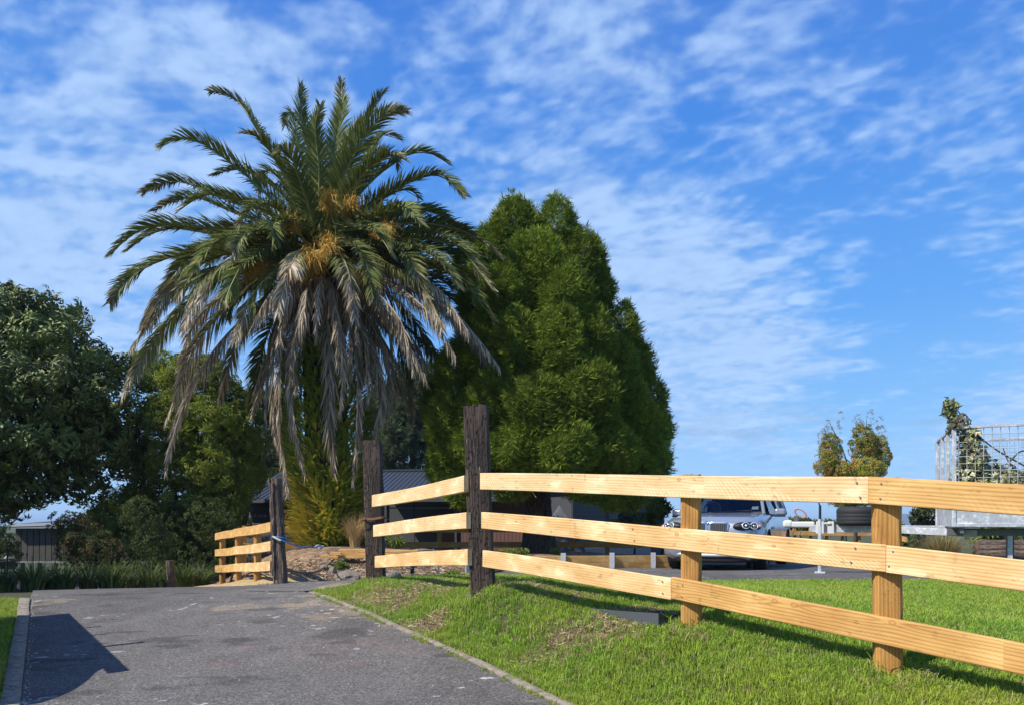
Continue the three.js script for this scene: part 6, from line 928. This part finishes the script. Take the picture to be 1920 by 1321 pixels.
  single('dark_cover', (() => { const pos = []; const N = 12, S = (i, j) => V(-2.2 - 1.2 * i / N, fl + 0.6 + 0.42 * Math.pow(i / N, 0.7) + 0.04 * Math.sin(i * 1.3 + j), 0.3 + 1.2 * j / N); for (let i = 0; i < N; i++) for (let k = 0; k < N; k++) for (const p of [S(i, k), S(i, k + 1), S(i + 1, k + 1), S(i, k), S(i + 1, k + 1), S(i + 1, k)]) pos.push(p.x, p.y, p.z); const g = toCreasedNormals(tris(pos), 0.6); g.rotateY(th); g.translate(o.x, gy, o.z); return g; })(), std(lin(0.03, 0.03, 0.032), 0.8), 'dark sheet lying over the rear of the trailer load', 'sheet');
}
// things beyond the trailer
grassClump('tussock', 'golden brown tussock grass beyond the trailer front', 'grass clump', G(9.55, 16.6), 900, 0.95, 0.75, [[0.42, 0.30, 0.11], [0.34, 0.27, 0.10], [0.25, 0.22, 0.08]], 0.009, 21);
{
  const lm = new THREE.MeshStandardMaterial({ map: rep(barkTex, 1, 1), color: lin(1.7, 1.5, 1.35), roughness: 0.95 }); const lab = ['top log of the pile beyond the trailer', 'middle log of the pile beyond the trailer', 'bottom log of the pile beyond the trailer'];
  [[1020, 0.10], [1030, 0.11], [1041, 0.12]].forEach(([py, r], i) => { const D = 16.6 - 0.12 * i, a = at(1830, py, D), b = at(1965, py + 1, D + 0.2); single('log', tube([a, a.clone().lerp(b, 0.5).add(V(0, 0.015, 0)), b], r, 8, 12, r * 0.92), lm, lab[i], 'log', 'logs piled beyond the trailer'); });
}

// ------------------------------------------------------------------ small things on the lawn
{
  const p = at(773, 1097, 9.75), t = thing('garden_tap', 'small black tap with a red top at the lawn edge', 'tap', V(p.x, landH(p.x, 9.75) + 0.02, p.z));
  part('riser', cyl(V(0, -0.05, 0), V(0, 0.06, 0), 0.018, 0.018, 10), std(lin(0.55, 0.45, 0.36), 0.8), t); part('tap_body', rbox(0.0, 0.105, 0, 0.05, 0.1, 0.05, 0.018, 3), std(lin(0.015, 0.015, 0.017), 0.5), t); part('spout', tube([V(0, 0.12, 0.02), V(-0.03, 0.135, 0.03), V(-0.05, 0.12, 0.03)], 0.012, 8, 6), std(lin(0.5, 0.5, 0.5), 0.4), t); part('red_handle', rbox(0.01, 0.165, 0, 0.055, 0.026, 0.045, 0.01, 2), std(lin(0.48, 0.03, 0.03), 0.45), t);
  const q = at(822, 1098, 9.9), c = thing('conduit_pipe', 'thin white curved pipe standing up behind the middle fence bay', 'pipe', V(q.x, landH(q.x, 9.9) + 0.0, q.z)); part('pipe_run', tube([V(0, -0.05, 0), V(0.005, 0.1, 0), V(-0.005, 0.22, 0), V(-0.04, 0.33, 0.0), V(-0.07, 0.38, 0)], 0.011, 20, 8), std(lin(0.68, 0.68, 0.68), 0.5), c); part('pipe_end', cyl(V(-0.07, 0.38, 0), V(-0.078, 0.395, 0), 0.014, 0.014, 8), std(lin(0.5, 0.5, 0.5), 0.5), c);
  // grey plastic channel lying in the turf by the first pine post
  const a = G(0.68, 6.15), b = G(1.12, 5.3); a.y -= 0.02; b.y += 0.03; const gm = std(lin(0.075, 0.082, 0.092), 0.55), d = b.clone().sub(a).normalize(), s = d.clone().cross(V(0, 1, 0)).normalize(), ring = (c, h) => [[-0.10, -0.06], [0.10, -0.06], [0.10, h], [0.088, h], [0.088, h - 0.05], [-0.088, h - 0.05], [-0.088, h], [-0.10, h]].map(([u, v]) => c.clone().addScaledVector(s, -u).add(V(0, v, 0)));
  single('plastic_channel', loft([ring(a, 0.0), ring(a.clone().lerp(b, 0.5), 0.02), ring(b, 0.05)], { crease: 0.4 }), gm, 'dark grey plastic channel lying in the turf beside the first pine post', 'channel');
  // splinter of wood hanging under the top rail
  single('wood_splinter', tube([at(997, 917.5, 6.29), at(1000, 924, 6.27), at(1005.5, 932, 6.25)], 0.0025, 8, 5, 0.001), woodMats[0], 'pale wood splinter hanging under the top rail', 'splinter');
}
{ // invented board screen out of frame, outlined to cast the shadow on the drive
  const u = V(-0.545, 0, -0.838), h = 1.2, t = thing('added_shadow_screen', 'added grey board screen on the left verge, shaped to cast the driveway shadow', 'screen');
  const top = (x, d) => V(x - 0.86 * h, 0, -(d - 0.5 * h)), A = top(-4.74, 8.12), B = top(-3.02, 5.70), g = Math.min(landH(A.x, -A.z), landH(B.x, -B.z));
  const yT = landH(-3.9, 6.9) + h, m = std(lin(0.2, 0.19, 0.18), 0.85), L = A.distanceTo(B), X = (s, y) => A.clone().lerp(B, s).setY(y);
  part('top_plank', board(X(0, yT - 0.06), X(1, yT - 0.06), 0.12, 0.05, { seg: 2 }), m, t);
  const sh = new THREE.Shape(); sh.moveTo(0, g - yT - 0.15); sh.lineTo(0, -0.11); sh.lineTo(0.90 * L, -0.11); sh.bezierCurveTo(0.955 * L, -0.12, 0.93 * L, -0.16, 1.0 * L, -0.24); sh.bezierCurveTo(1.10 * L, -0.36, 1.16 * L, -0.48, 1.2 * L, -0.66); sh.lineTo(1.23 * L, g - yT - 0.15); sh.closePath();
  const pg = new THREE.ExtrudeGeometry(sh, { depth: 0.02, bevelEnabled: false, curveSegments: 16 }), dirB = B.clone().sub(A).setY(0).normalize(); pg.rotateY(Math.atan2(-dirB.z, dirB.x)); pg.translate(A.x, yT, A.z); part('panel', pg, m, t);
  for (const s of [0.03, 0.45, 0.82]) part('post', board(X(s, g - 0.2).addScaledVector(V(-0.84, 0, 0.54), 0.05), X(s, yT - 0.02).addScaledVector(V(-0.84, 0, 0.54), 0.05), 0.09, 0.07, { up: u, seg: 1 }), m, t);
  for (const [s, l, w] of [[0.33, 0.16, 0.03], [0.47, 0.15, 0.03], [0.66, 0.34, 0.055]]) part('peg', board(X(s, yT - 0.05), X(s, yT + l), w, 0.03, { up: u, seg: 1 }), m, t);
}

// ------------------------------------------------------------------ air
scene.fog = new THREE.FogExp2(lin(0.55, 0.72, 1.0), 0.00028);
renderer.render(scene, camera);
